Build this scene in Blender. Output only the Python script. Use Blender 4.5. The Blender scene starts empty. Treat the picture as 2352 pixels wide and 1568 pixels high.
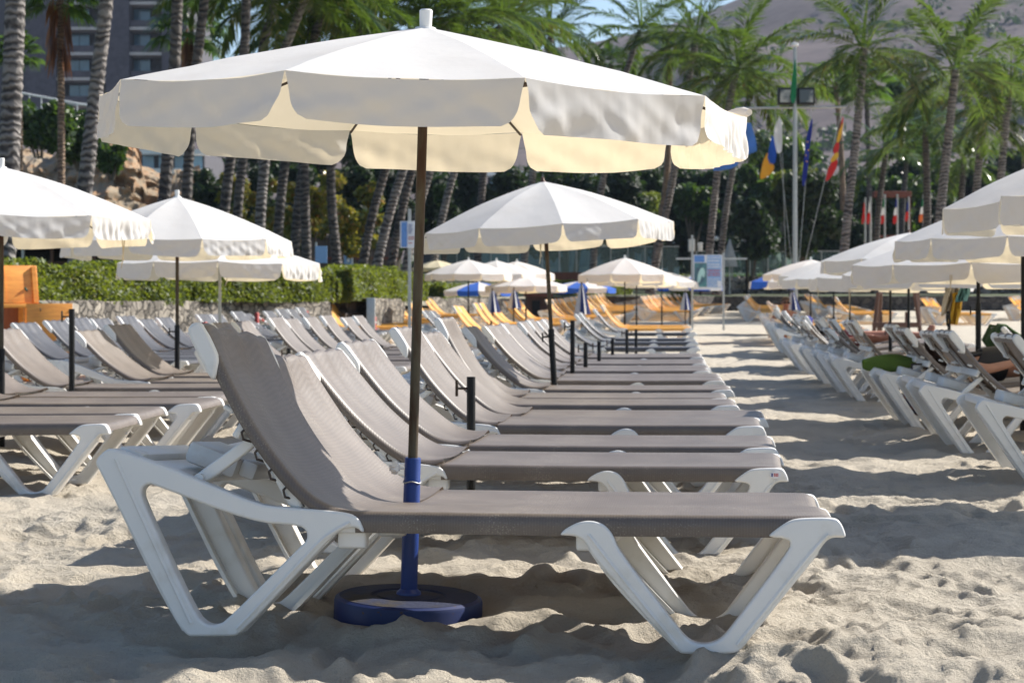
import bpy, bmesh, math, random
import numpy as np
from mathutils import Vector, Matrix, Euler
from mathutils import noise as mnoise

scene = bpy.context.scene
col = scene.collection
R = math.radians
random.seed(7)

# ------------------------------------------------------------------ camera
F = 4230.0          # focal length in units of a 2352-wide picture
CX, HOR, CAMH = 1176.0, 700.0, 0.89
cam_d = bpy.data.cameras.new('camera')
cam = bpy.data.objects.new('camera', cam_d)
col.objects.link(cam)
cam.location = (0, 0, CAMH)
cam.rotation_euler = (R(90), 0, 0)
cam_d.sensor_width = 36.0
cam_d.lens = 36.0 * F / 2352.0
cam_d.shift_y = -84.0 / 2352.0
cam_d.clip_start = 0.1
cam_d.clip_end = 6000
cam_d.dof.use_dof = True
cam_d.dof.focus_distance = 5.0
cam_d.dof.aperture_fstop = 9.0
scene.camera = cam

# ------------------------------------------------------------------ light
SUN_AZ, SUN_EL = 61.0, 38.6          # azimuth from +Y towards +X
world = bpy.data.worlds.new('World')
scene.world = world
world.use_nodes = True
wn = world.node_tree
for n in list(wn.nodes):
    wn.nodes.remove(n)
wo = wn.nodes.new('ShaderNodeOutputWorld')
wb = wn.nodes.new('ShaderNodeBackground')
ws = wn.nodes.new('ShaderNodeTexSky')
ws.sky_type = 'NISHITA'
ws.sun_disc = False
ws.sun_elevation = R(SUN_EL)
ws.sun_rotation = R(SUN_AZ)
ws.air_density = 1.0
ws.dust_density = 0.6
ws.ozone_density = 2.0
wb.inputs['Strength'].default_value = 0.086
wn.links.new(ws.outputs[0], wb.inputs[0])
wn.links.new(wb.outputs[0], wo.inputs[0])
sd = bpy.data.lights.new('sun', 'SUN')
sd.energy = 5.0
sd.angle = R(0.55)
sd.color = (1.0, 0.945, 0.86)
sun = bpy.data.objects.new('sun', sd)
col.objects.link(sun)
sv = Vector((math.sin(R(SUN_AZ)) * math.cos(R(SUN_EL)), math.cos(R(SUN_AZ)) * math.cos(R(SUN_EL)), math.sin(R(SUN_EL))))
sun.rotation_euler = sv.to_track_quat('Z', 'Y').to_euler()
sun.location = (0, 0, 30)
scene.view_settings.view_transform = 'Standard'
scene.view_settings.look = 'None'
scene.view_settings.exposure = 0.88
scene.view_settings.gamma = 1.0
scene.cycles.use_denoising = True
scene.cycles.max_bounces = 8
scene.cycles.transparent_max_bounces = 8
scene.cycles.volume_bounces = 0
scene.cycles.sample_clamp_indirect = 6.0

# ------------------------------------------------------------------ helpers
def at(px, py, Z):
    """world point seen at picture pixel (2352 wide) at depth Z"""
    return Vector(((px - CX) / F * Z, Z, CAMH - (py - HOR) / F * Z))

def X_at(px, Z):
    return (px - CX) / F * Z

def gz(Z):
    """height of the beach at depth Z (it climbs gently away from the sea)"""
    if Z < 25: return 0.0
    return min(0.0115 * (Z - 25), 0.63)

def tag(o, label=None, cat=None, group=None, kind=None):
    if label: o['label'] = label
    if cat: o['category'] = cat
    if group: o['group'] = group
    if kind: o['kind'] = kind
    return o

def empty(name, loc=(0, 0, 0), rot=(0, 0, 0)):
    o = bpy.data.objects.new(name, None)
    o.empty_display_size = 0.1
    o.location = loc
    o.rotation_euler = rot
    col.objects.link(o)
    return o

def obj(name, me, mat=None, parent=None, loc=None, rot=None):
    o = bpy.data.objects.new(name, me)
    col.objects.link(o)
    if mat is not None and len(me.materials) == 0:
        for m in (mat if isinstance(mat, (list, tuple)) else [mat]):
            me.materials.append(m)
    if parent is not None: o.parent = parent
    if loc is not None: o.location = loc
    if rot is not None: o.rotation_euler = rot
    return o

def children(o):
    return [c for c in bpy.data.objects if c.parent == o]

def copy_tree(o, kids=None, parent=None):
    c = o.copy()
    col.objects.link(c)
    if parent is not None: c.parent = parent
    for ch in (kids[o.name] if kids else children(o)):
        copy_tree(ch, kids, c)
    return c

def kid_map(root):
    m = {}
    st = [root]
    while st:
        o = st.pop()
        m[o.name] = children(o)
        st += m[o.name]
    return m

def smooth(me, ang=40):
    me.shade_smooth()
    me.set_sharp_from_angle(angle=R(ang))
    return me

def np_mesh(name, v, faces_flat, nper, mat_index=None, smooth_all=False):
    """mesh from numpy: v (n,3), faces_flat (k*nper) """
    me = bpy.data.meshes.new(name)
    v = np.asarray(v, dtype=np.float32)
    f = np.asarray(faces_flat, dtype=np.int32).ravel()
    nf = len(f) // nper
    me.vertices.add(len(v)); me.vertices.foreach_set('co', v.ravel())
    me.loops.add(len(f)); me.loops.foreach_set('vertex_index', f)
    me.polygons.add(nf)
    me.polygons.foreach_set('loop_start', np.arange(0, len(f), nper, dtype=np.int32))
    me.polygons.foreach_set('loop_total', np.full(nf, nper, dtype=np.int32))
    if mat_index is not None:
        me.polygons.foreach_set('material_index', np.asarray(mat_index, dtype=np.int32))
    if smooth_all:
        me.polygons.foreach_set('use_smooth', np.ones(nf, dtype=bool))
    me.update(calc_edges=True)
    me.validate()
    return me

class MB:
    def __init__(self):
        self.bm = bmesh.new()
    def box(self, c, s, rot=None, bevel=0.0, mi=0):
        m = Matrix.Translation(c)
        if rot is not None: m = m @ Euler(rot).to_matrix().to_4x4()
        m = m @ Matrix.Diagonal((s[0], s[1], s[2], 1))
        r = bmesh.ops.create_cube(self.bm, size=1.0, matrix=m)
        vs = r['verts']
        if mi:
            for f in {f for v in vs for f in v.link_faces}: f.material_index = mi
        if bevel:
            es = list({e for v in vs for e in v.link_edges})
            bmesh.ops.bevel(self.bm, geom=es, offset=bevel, segments=2, affect='EDGES', profile=0.5)
        return self
    def tube(self, pts, rad, seg=10, cap=True, mi=0):
        pts = [Vector(p) for p in pts]
        n = len(pts)
        if not isinstance(rad, (list, tuple)): rad = [rad] * n
        rings = []
        up = None
        for i, p in enumerate(pts):
            d = (pts[min(i + 1, n - 1)] - pts[max(i - 1, 0)]).normalized()
            if up is None:
                up = Vector((0, 0, 1)) if abs(d.z) < 0.9 else Vector((1, 0, 0))
            a = d.cross(up).normalized(); b = a.cross(d).normalized(); up = b
            rings.append([self.bm.verts.new(p + (a * math.cos(t) + b * math.sin(t)) * rad[i])
                          for t in [2 * math.pi * k / seg for k in range(seg)]])
        for i in range(n - 1):
            for k in range(seg):
                f = self.bm.faces.new((rings[i][k], rings[i][(k + 1) % seg], rings[i + 1][(k + 1) % seg], rings[i + 1][k]))
                f.material_index = mi; f.smooth = True
        if cap:
            f = self.bm.faces.new(rings[0]); f.material_index = mi
            f = self.bm.faces.new(list(reversed(rings[-1]))); f.material_index = mi
        return self
    def lathe(self, prof, c=(0, 0, 0), seg=24, mi=0):
        c = Vector(c)
        rings = []
        for r, z in prof:
            if r < 1e-5:
                rings.append([self.bm.verts.new(c + Vector((0, 0, z)))])
            else:
                rings.append([self.bm.verts.new(c + Vector((r * math.cos(2 * math.pi * k / seg), r * math.sin(2 * math.pi * k / seg), z))) for k in range(seg)])
        for a, b in zip(rings, rings[1:]):
            for k in range(seg):
                k2 = (k + 1) % seg
                if len(a) == 1 and len(b) == 1: continue
                if len(a) == 1: f = self.bm.faces.new((a[0], b[k2], b[k]))
                elif len(b) == 1: f = self.bm.faces.new((a[k], a[k2], b[0]))
                else: f = self.bm.faces.new((a[k], a[k2], b[k2], b[k]))
                f.material_index = mi; f.smooth = True
        return self
    def poly(self, pts, mi=0):
        f = self.bm.faces.new([self.bm.verts.new(p) for p in pts])
        f.material_index = mi
        return self
    def grid(self, P, mi=0, sm=True):
        """P[i][j] points"""
        V = [[self.bm.verts.new(p) for p in row] for row in P]
        for i in range(len(V) - 1):
            for j in range(len(V[0]) - 1):
                f = self.bm.faces.new((V[i][j], V[i][j + 1], V[i + 1][j + 1], V[i + 1][j]))
                f.material_index = mi; f.smooth = sm
        return self
    def add(self, me, m=None, mi=None):
        n0 = len(self.bm.verts); f0 = len(self.bm.faces)
        self.bm.from_mesh(me)
        if m is not None:
            self.bm.verts.ensure_lookup_table()
            bmesh.ops.transform(self.bm, matrix=m, verts=self.bm.verts[n0:])
            if m.determinant() < 0:
                self.bm.faces.ensure_lookup_table()
                bmesh.ops.reverse_faces(self.bm, faces=self.bm.faces[f0:])
        if mi is not None:
            self.bm.faces.ensure_lookup_table()
            for f in self.bm.faces[f0:]: f.material_index = mi
        return self
    def mesh(self, name, ang=40, fix=True):
        if fix: bmesh.ops.recalc_face_normals(self.bm, faces=self.bm.faces)
        me = bpy.data.meshes.new(name)
        self.bm.to_mesh(me); self.bm.free()
        if ang: smooth(me, ang)
        return me
    def build(self, name, mat, parent=None, ang=40, loc=None, rot=None, fix=True):
        return obj(name, self.mesh(name, ang, fix), mat, parent, loc, rot)

def chaikin(P, it=1, closed=True):
    P = [Vector(p) for p in P]
    for _ in range(it):
        Q = []
        n = len(P)
        for i in range(n if closed else n - 1):
            a, b = P[i], P[(i + 1) % n]
            Q += [a * 0.75 + b * 0.25, a * 0.25 + b * 0.75]
        P = Q
    return P

def plate(polys, thick, bevel=0.006, it=2, res=2):
    """2-D outlines (first outer, rest holes) extruded to a rounded plate; lies in XZ, centred on y=0"""
    cu = bpy.data.curves.new('tmp', 'CURVE')
    cu.dimensions = '2D'; cu.fill_mode = 'BOTH'
    cu.extrude = thick / 2 - bevel; cu.bevel_depth = bevel; cu.bevel_resolution = res; cu.offset = -bevel
    for P in polys:
        Q = chaikin([(p[0], p[1], 0) for p in P], it)
        s = cu.splines.new('POLY'); s.points.add(len(Q) - 1)
        for k, q in enumerate(Q): s.points[k].co = (q.x, q.y, 0, 1)
        s.use_cyclic_u = True
    o = bpy.data.objects.new('tmp', cu); col.objects.link(o)
    dg = bpy.context.evaluated_depsgraph_get()
    me = bpy.data.meshes.new_from_object(o.evaluated_get(dg))
    bpy.data.objects.remove(o); bpy.data.curves.remove(cu)
    me.transform(Matrix.Rotation(R(90), 4, 'X'))
    return me

def text_mesh(body, size, ext=0.002):
    cu = bpy.data.curves.new('tmp', 'FONT')
    cu.body = body; cu.size = size; cu.extrude = ext; cu.align_x = 'CENTER'; cu.align_y = 'CENTER'
    o = bpy.data.objects.new('tmp', cu); col.objects.link(o)
    dg = bpy.context.evaluated_depsgraph_get()
    me = bpy.data.meshes.new_from_object(o.evaluated_get(dg))
    bpy.data.objects.remove(o); bpy.data.curves.remove(cu)
    me.transform(Matrix.Rotation(R(90), 4, 'X'))
    return me

# ------------------------------------------------------------------ materials
def nodes_of(name):
    m = bpy.data.materials.new(name); m.use_nodes = True
    nt = m.node_tree
    return m, nt, nt.nodes['Principled BSDF'], nt.nodes['Material Output']

def ramp(nt, fac, stops):
    r = nt.nodes.new('ShaderNodeValToRGB')
    e = r.color_ramp.elements
    e[0].position, e[0].color = stops[0][0], (*stops[0][1], 1)
    e[1].position, e[1].color = stops[-1][0], (*stops[-1][1], 1)
    for p, c in stops[1:-1]:
        x = e.new(p); x.color = (*c, 1)
    nt.links.new(fac, r.inputs[0])
    return r.outputs[0]

def tex(nt, kind, scale, detail=4, coord='Object', rough=0.55, stretch=None):
    tc = nt.nodes.new('ShaderNodeTexCoord')
    v = tc.outputs[coord]
    if stretch:
        mp = nt.nodes.new('ShaderNodeMapping'); mp.inputs['Scale'].default_value = stretch
        nt.links.new(v, mp.inputs[0]); v = mp.outputs[0]
    if kind == 'noise':
        t = nt.nodes.new('ShaderNodeTexNoise'); t.inputs['Detail'].default_value = detail; t.inputs['Roughness'].default_value = rough
    elif kind == 'voronoi':
        t = nt.nodes.new('ShaderNodeTexVoronoi')
    elif kind == 'edge':
        t = nt.nodes.new('ShaderNodeTexVoronoi'); t.feature = 'DISTANCE_TO_EDGE'
    t.inputs['Scale'].default_value = scale
    nt.links.new(v, t.inputs['Vector'])
    return t

def bump(nt, b, h, strength, dist):
    n = nt.nodes.new('ShaderNodeBump')
    n.inputs['Strength'].default_value = strength; n.inputs['Distance'].default_value = dist
    nt.links.new(h, n.inputs['Height']); nt.links.new(n.outputs[0], b.inputs['Normal'])
    return n

def pbr(name, c, rough=0.5, var=0.12, scale=8, detail=5, bmp=0.0, bscale=60, metal=0.0, spec=0.5, stretch=None, c2=None, lo=0.3, hi=0.7):
    m, nt, b, out = nodes_of(name)
    t = tex(nt, 'noise', scale, detail, stretch=stretch)
    ca = tuple(x * (1 - var) for x in c) if c2 is None else c2
    cb = tuple(min(1, x * (1 + var)) for x in c) if c2 is None else c
    nt.links.new(ramp(nt, t.outputs[0], [(lo, ca), (hi, cb)]), b.inputs['Base Color'])
    b.inputs['Roughness'].default_value = rough
    b.inputs['Metallic'].default_value = metal
    b.inputs['Specular IOR Level'].default_value = spec
    if bmp:
        t2 = tex(nt, 'noise', bscale, 4, stretch=stretch)
        bump(nt, b, t2.outputs[0], bmp, 0.01)
    return m

def add_translucent(m, color, fac):
    nt = m.node_tree
    b = nt.nodes['Principled BSDF']; out = nt.nodes['Material Output']
    tr = nt.nodes.new('ShaderNodeBsdfTranslucent'); tr.inputs[0].default_value = (*color, 1)
    mx = nt.nodes.new('ShaderNodeMixShader'); mx.inputs[0].default_value = fac
    nt.links.new(b.outputs[0], mx.inputs[1]); nt.links.new(tr.outputs[0], mx.inputs[2])
    nt.links.new(mx.outputs[0], out.inputs[0])
    if b.inputs['Normal'].is_linked:
        nt.links.new(b.inputs['Normal'].links[0].from_socket, tr.inputs['Normal'])
    return m

def leaf_mat(name, stops, rough=0.4, trans=(0.2, 0.32, 0.03), tf=0.3):
    m, nt, b, out = nodes_of(name)
    g = nt.nodes.new('ShaderNodeNewGeometry')
    nt.links.new(ramp(nt, g.outputs['Random Per Island'], stops), b.inputs['Base Color'])
    b.inputs['Roughness'].default_value = rough
    return add_translucent(m, trans, tf)

M = {}
# sand
m, nt, b, out = nodes_of('sand')
t1 = tex(nt, 'noise', 2.3, 6); t2 = tex(nt, 'noise', 60, 5, rough=0.7); t3 = tex(nt, 'noise', 420, 3, rough=0.7)
c1 = ramp(nt, t1.outputs[0], [(0.3, (0.50, 0.445, 0.36)), (0.7, (0.61, 0.55, 0.455))])
c2 = ramp(nt, t3.outputs[0], [(0.30, (0.55, 0.52, 0.5)), (0.45, (1, 1, 1)), (0.7, (1.0, 1.0, 1.0))])
mx = nt.nodes.new('ShaderNodeMix'); mx.data_type = 'RGBA'; mx.blend_type = 'MULTIPLY'; mx.inputs[0].default_value = 0.7
nt.links.new(c1, mx.inputs[6]); nt.links.new(c2, mx.inputs[7])
nt.links.new(mx.outputs[2], b.inputs['Base Color'])
b.inputs['Roughness'].default_value = 0.9; b.inputs['Specular IOR Level'].default_value = 0.2
ma = nt.nodes.new('ShaderNodeMath'); ma.operation = 'MULTIPLY_ADD'; ma.inputs[1].default_value = 0.25
nt.links.new(t3.outputs[0], ma.inputs[0]); nt.links.new(t2.outputs[0], ma.inputs[2])
bump(nt, b, ma.outputs[0], 0.9, 0.03)
M['sand'] = m
# parasol cloth
m, nt, b, out = nodes_of('parasol_cloth')
t = tex(nt, 'noise', 3.0, 6)
nt.links.new(ramp(nt, t.outputs[0], [(0.25, (0.665, 0.655, 0.645)), (0.5, (0.715, 0.715, 0.715))]), b.inputs['Base Color'])
b.inputs['Roughness'].default_value = 0.85; b.inputs['Specular IOR Level'].default_value = 0.15
t2 = tex(nt, 'noise', 5, 4, stretch=(1, 1, 0.35)); bump(nt, b, t2.outputs[0], 0.10, 0.05)
M['cloth'] = add_translucent(m, (1.0, 0.83, 0.53), 0.28)
M['cream_cloth'] = add_translucent(pbr('cream_cloth', (0.75, 0.66, 0.46), 0.85, 0.05), (0.8, 0.65, 0.4), 0.3)
M['blue_cloth'] = add_translucent(pbr('blue_cloth', (0.03, 0.13, 0.55), 0.8, 0.1), (0.03, 0.15, 0.7), 0.3)
# plastic
M['plastic'] = add_translucent(pbr('white_plastic', (0.82, 0.81, 0.78), 0.34, 0.06, 7, c2=(0.66, 0.63, 0.56), lo=0.27, hi=0.45, bmp=0.04, bscale=30), (0.8, 0.68, 0.48), 0.08)
# slings
def sling(name, c, c2, rough, tcol, tf, sheen=0.0):
    m, nt, b, out = nodes_of(name)
    w = nt.nodes.new('ShaderNodeTexWave'); w.bands_direction = 'X'; w.inputs['Scale'].default_value = 42; w.inputs['Distortion'].default_value = 0.12
    tc = nt.nodes.new('ShaderNodeTexCoord'); nt.links.new(tc.outputs['Object'], w.inputs[0])
    t = tex(nt, 'noise', 6, 5)
    mxx = nt.nodes.new('ShaderNodeMath'); mxx.operation = 'MULTIPLY_ADD'; mxx.inputs[1].default_value = 0.18
    nt.links.new(w.outputs['Fac'], mxx.inputs[0]); nt.links.new(t.outputs[0], mxx.inputs[2])
    base = ramp(nt, mxx.outputs[0], [(0.35, c), (0.85, c2)])
    g1 = tex(nt, 'noise', 260, 2, rough=0.6); g2 = tex(nt, 'noise', 4.5, 4)      # grains of sand left on the weave
    gm = nt.nodes.new('ShaderNodeMath'); gm.operation = 'MULTIPLY_ADD'; gm.inputs[1].default_value = 0.55
    nt.links.new(g2.outputs[0], gm.inputs[0]); nt.links.new(g1.outputs[0], gm.inputs[2])
    gf = ramp(nt, gm.outputs[0], [(0.90, (0, 0, 0)), (1.0, (0.55, 0.55, 0.55))])
    mg = nt.nodes.new('ShaderNodeMix'); mg.data_type = 'RGBA'; nt.links.new(gf, mg.inputs[0]); nt.links.new(base, mg.inputs[6]); mg.inputs[7].default_value = (0.42, 0.37, 0.30, 1)
    nt.links.new(mg.outputs[2], b.inputs['Base Color'])
    b.inputs['Roughness'].default_value = rough
    b.inputs['Specular IOR Level'].default_value = 0.85
    if sheen:
        b.inputs['Sheen Weight'].default_value = sheen; b.inputs['Sheen Roughness'].default_value = 0.4; b.inputs['Sheen Tint'].default_value = (1, 0.9, 0.83, 1)
    bump(nt, b, w.outputs['Fac'], 0.08, 0.003)
    return add_translucent(m, tcol, tf)
M['taupe'] = sling('taupe_sling', (0.098, 0.077, 0.064), (0.158, 0.128, 0.108), 0.5, (0.30, 0.22, 0.16), 0.12, 0.06)
M['black'] = sling('black_sling', (0.022, 0.022, 0.028), (0.04, 0.04, 0.05), 0.42, (0.03, 0.03, 0.04), 0.08, 0.2)
M['yellow'] = sling('yellow_sling', (0.82, 0.44, 0.08), (0.92, 0.56, 0.14), 0.45, (1.0, 0.58, 0.14), 0.42, 0.0)
M['lace'] = pbr('lacing_cord', (0.06, 0.045, 0.035), 0.7)
M['rust_steel'] = pbr('weathered_steel_pole', (0.085, 0.075, 0.05), 0.55, 0.25, 20, c2=(0.05, 0.024, 0.013), lo=0.42, hi=0.6, metal=0.1, spec=0.3, stretch=(1, 1, 0.25))
M['black_steel'] = pbr('black_painted_steel', (0.010, 0.010, 0.010), 0.45, 0.3, 30, spec=0.25)
M['blue_paint'] = pbr('chipped_blue_paint', (0.004, 0.017, 0.095), 0.5, 0.1, 26, c2=(0.05, 0.022, 0.012), lo=0.33, hi=0.37)
M['blue_sleeve'] = pbr('blue_sleeve_paint', (0.007, 0.036, 0.20), 0.4, 0.1, 26, c2=(0.04, 0.02, 0.012), lo=0.30, hi=0.34)
M['galv'] = pbr('galvanised_steel', (0.42, 0.43, 0.42), 0.45, 0.1, 12, metal=0.6)
M['rope'] = pbr('beige_cord', (0.62, 0.52, 0.36), 0.9)
M['wood_orange'] = pbr('varnished_orange_wood', (0.88, 0.38, 0.065), 0.4, 0.15, 6, c2=(0.70, 0.25, 0.04), stretch=(1, 1, 6))
M['wood_dark'] = pbr('dark_brown_wood', (0.10, 0.045, 0.028), 0.6, 0.25, 8, stretch=(1, 1, 0.2))
M['wood_red'] = pbr('red_brown_wood', (0.16, 0.045, 0.025), 0.6, 0.25, 8)
# ------------------------------------------------------------------ the beach: one sheet to the horizon
rng = np.random.default_rng(11)

def vnoise(x, y, seed):
    r = np.random.default_rng(seed)
    T = r.random((256, 256)).astype(np.float32)
    xi = np.floor(x).astype(np.int64); yi = np.floor(y).astype(np.int64)
    fx = (x - xi).astype(np.float32); fy = (y - yi).astype(np.float32)
    fx = fx * fx * fx * (fx * (fx * 6 - 15) + 10); fy = fy * fy * fy * (fy * (fy * 6 - 15) + 10)
    a = T[xi & 255, yi & 255]; b = T[(xi + 1) & 255, yi & 255]
    c = T[xi & 255, (yi + 1) & 255]; d = T[(xi + 1) & 255, (yi + 1) & 255]
    return (a * (1 - fx) + b * fx) * (1 - fy) + (c * (1 - fx) + d * fx) * fy - 0.5

def build_sand():
    def grow(a, b, d0, k):
        out = []; p = a; d = d0
        while p < b:
            p += d; out.append(p); d = d0 + k * (p - a)
        return out
    xr = grow(2.9, 42, 0.0095, 0.03); xl = [-v for v in grow(2.4, 42, 0.0095, 0.03)]
    xs = np.array([-1400, -600, -250, -120, -70] + xl[::-1] + list(np.arange(-2.4, 2.9001, 0.0095)) + xr + [70, 120, 250, 600, 1400])
    ys = [-50, -30, -18, -10, -6, -3, -1, 0.5, 1.5, 2.2, 2.6, 2.9, 3.1, 3.25, 3.35]
    y = 3.4
    while y < 95:
        ys.append(y); y += 0.0105 * max(1.0, (y / 6.5)) ** 1.65
    ys = np.array(ys + [110, 150, 250, 500, 1400])
    X, Y = np.meshgrid(xs, ys)
    X = X.astype(np.float64); Y = Y.astype(np.float64)
    wx = X + 0.25 * vnoise(X * 1.7, Y * 1.7, 1); wy = Y + 0.25 * vnoise(X * 1.7 + 40, Y * 1.7, 2)
    H = 0.055 * vnoise(wx * 0.9, wy * 0.9, 3) + 0.046 * vnoise(wx * 2.4, wy * 2.4, 4)
    w2x = wx + 0.06 * vnoise(X * 6, Y * 6, 21); w2y = wy + 0.06 * vnoise(X * 6 + 7, Y * 6, 22)
    H += 0.032 * vnoise(w2x * 5.2, w2y * 5.2, 5)
    H += 0.017 * (np.abs(vnoise(w2x * 7.5, w2y * 7.5, 6)) - 0.2)           # soft hollows with sharp floors
    H += 0.009 * vnoise(w2x * 13, w2y * 17, 7) + 0.010 * np.abs(vnoise(w2x * 8, w2y * 22, 23))
    rough = np.clip(vnoise(X * 1.3 + 9, Y * 1.3, 8) * 3 + 0.5, 0.12, 1)    # trampled, crumbly patches
    H += rough * (0.009 * vnoise(X * 24, Y * 36, 9) + 0.007 * vnoise(X * 58, Y * 58, 10) + 0.004 * np.abs(vnoise(X * 85, Y * 85, 12)))
    # footprints
    r = np.random.default_rng(5)
    for _ in range(1500):
        fy = 3.3 + 13 * r.random() ** 1.5; fx = r.uniform(-0.36 * fy - 0.3, 0.36 * fy + 0.3)
        a = r.uniform(0, math.pi); L, W = r.uniform(0.10, 0.16), r.uniform(0.05, 0.075); dp = r.uniform(0.010, 0.026)
        i0, i1 = np.searchsorted(ys, (fy - 0.3, fy + 0.3)); j0, j1 = np.searchsorted(xs, (fx - 0.3, fx + 0.3))
        if i1 <= i0 or j1 <= j0: continue
        dx = X[i0:i1, j0:j1] - fx; dy = Y[i0:i1, j0:j1] - fy
        u = (dx * math.cos(a) + dy * math.sin(a)) / L; v = (-dx * math.sin(a) + dy * math.cos(a)) / W
        q = np.sqrt(u * u + v * v)
        H[i0:i1, j0:j1] += -dp * np.exp(-(q ** 3)) + dp * 0.40 * np.exp(-((q - 1.3) / 0.30) ** 2)
    # little clods
    for _ in range(3200):
        fy = 3.4 + 6 * r.random() ** 1.4; fx = r.uniform(-0.33 * fy, 0.33 * fy); s = r.uniform(0.004, 0.011)
        i0, i1 = np.searchsorted(ys, (fy - 0.07, fy + 0.07)); j0, j1 = np.searchsorted(xs, (fx - 0.07, fx + 0.07))
        if i1 <= i0 or j1 <= j0: continue
        q = ((X[i0:i1, j0:j1] - fx) ** 2 + (Y[i0:i1, j0:j1] - fy) ** 2) / (s * s)
        H[i0:i1, j0:j1] += 0.8 * s * np.exp(-q * q)
    # the stand's disc is half dug in, with a hump of sand before it
    q = (X + 0.315) ** 2 + (Y - 5.45) ** 2
    H = H * (1 - np.exp(-(q / 0.085) ** 2)) - 0.040 * np.exp(-(q / 0.075) ** 2)
    H += 0.075 * np.exp(-(((X + 0.30) / 0.14) ** 2 + ((Y - 4.98) / 0.13) ** 2)) + 0.05 * np.exp(-(((X + 0.02) / 0.16) ** 2 + ((Y - 4.93) / 0.07) ** 2))
    far = np.clip((60 - np.abs(Y)) / 40, 0.15, 1)
    H *= far
    G = np.clip(0.0115 * (Y - 25), 0, 0.63)
    # a low bank on which the right hand row rests
    bank = np.clip((X - (2.35 + 0.09 * (Y - 9.35)) - 0.35) * 0.105, 0, 0.2) * np.clip((Y - 3.5) / 3, 0, 1) * np.clip((34 - Y) / 7, 0, 1) * np.clip((14 - X) / 6, 0, 1)
    G = G + bank
    Z = G + H
    ny, nx = X.shape
    v = np.stack([X, Y, Z], -1).reshape(-1, 3)
    idx = np.arange(ny * nx, dtype=np.int32).reshape(ny, nx)
    f = np.stack([idx[:-1, :-1], idx[:-1, 1:], idx[1:, 1:], idx[1:, :-1]], -1).reshape(-1)
    me = np_mesh('sand', v, f, 4, smooth_all=True)
    o = obj('sand', me, M['sand'])
    tag(o, 'pale trodden beach sand under the loungers', 'sand', kind='structure')
    o.hide_render = False
    return xs, ys, Z

SXS, SYS, SZ = build_sand()
def sand_z(x, y):
    i = min(max(int(np.searchsorted(SYS, y)), 0), len(SYS) - 1); j = min(max(int(np.searchsorted(SXS, x)), 0), len(SXS) - 1)
    return float(SZ[i, j])

# ------------------------------------------------------------------ sun lounger
def lp(px, py):
    """picture outline of the nearest lounger -> its own x (from tail to foot) and z"""
    s = 876.0 + (px - 210.0) / 1735.0 * 45.0
    return (((px - CX) / s + 1.103) / 0.9925, CAMH - (py - HOR) / s)
def lpp(L): return [lp(*p) for p in L]
LW = 0.335      # half width

def sd_path(P, n):
    """resample a 2-D polyline smoothly"""
    Q = chaikin([(p[0], p[1], 0) for p in P], 3, closed=False)
    Q = [Vector((P[0][0], P[0][1], 0))] + Q + [Vector((P[-1][0], P[-1][1], 0))]
    d = [0]
    for a, b in zip(Q, Q[1:]): d.append(d[-1] + (b - a).length)
    out = []
    for k in range(n):
        t = d[-1] * k / (n - 1); i = 0
        while i < len(d) - 2 and d[i + 1] < t: i += 1
        w = 0 if d[i + 1] == d[i] else (t - d[i]) / (d[i + 1] - d[i])
        out.append(Q[i].lerp(Q[i + 1], w))
    return out

PIV = Vector((lp(735, 1205)[0], 0, lp(735, 1205)[1]))

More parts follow.
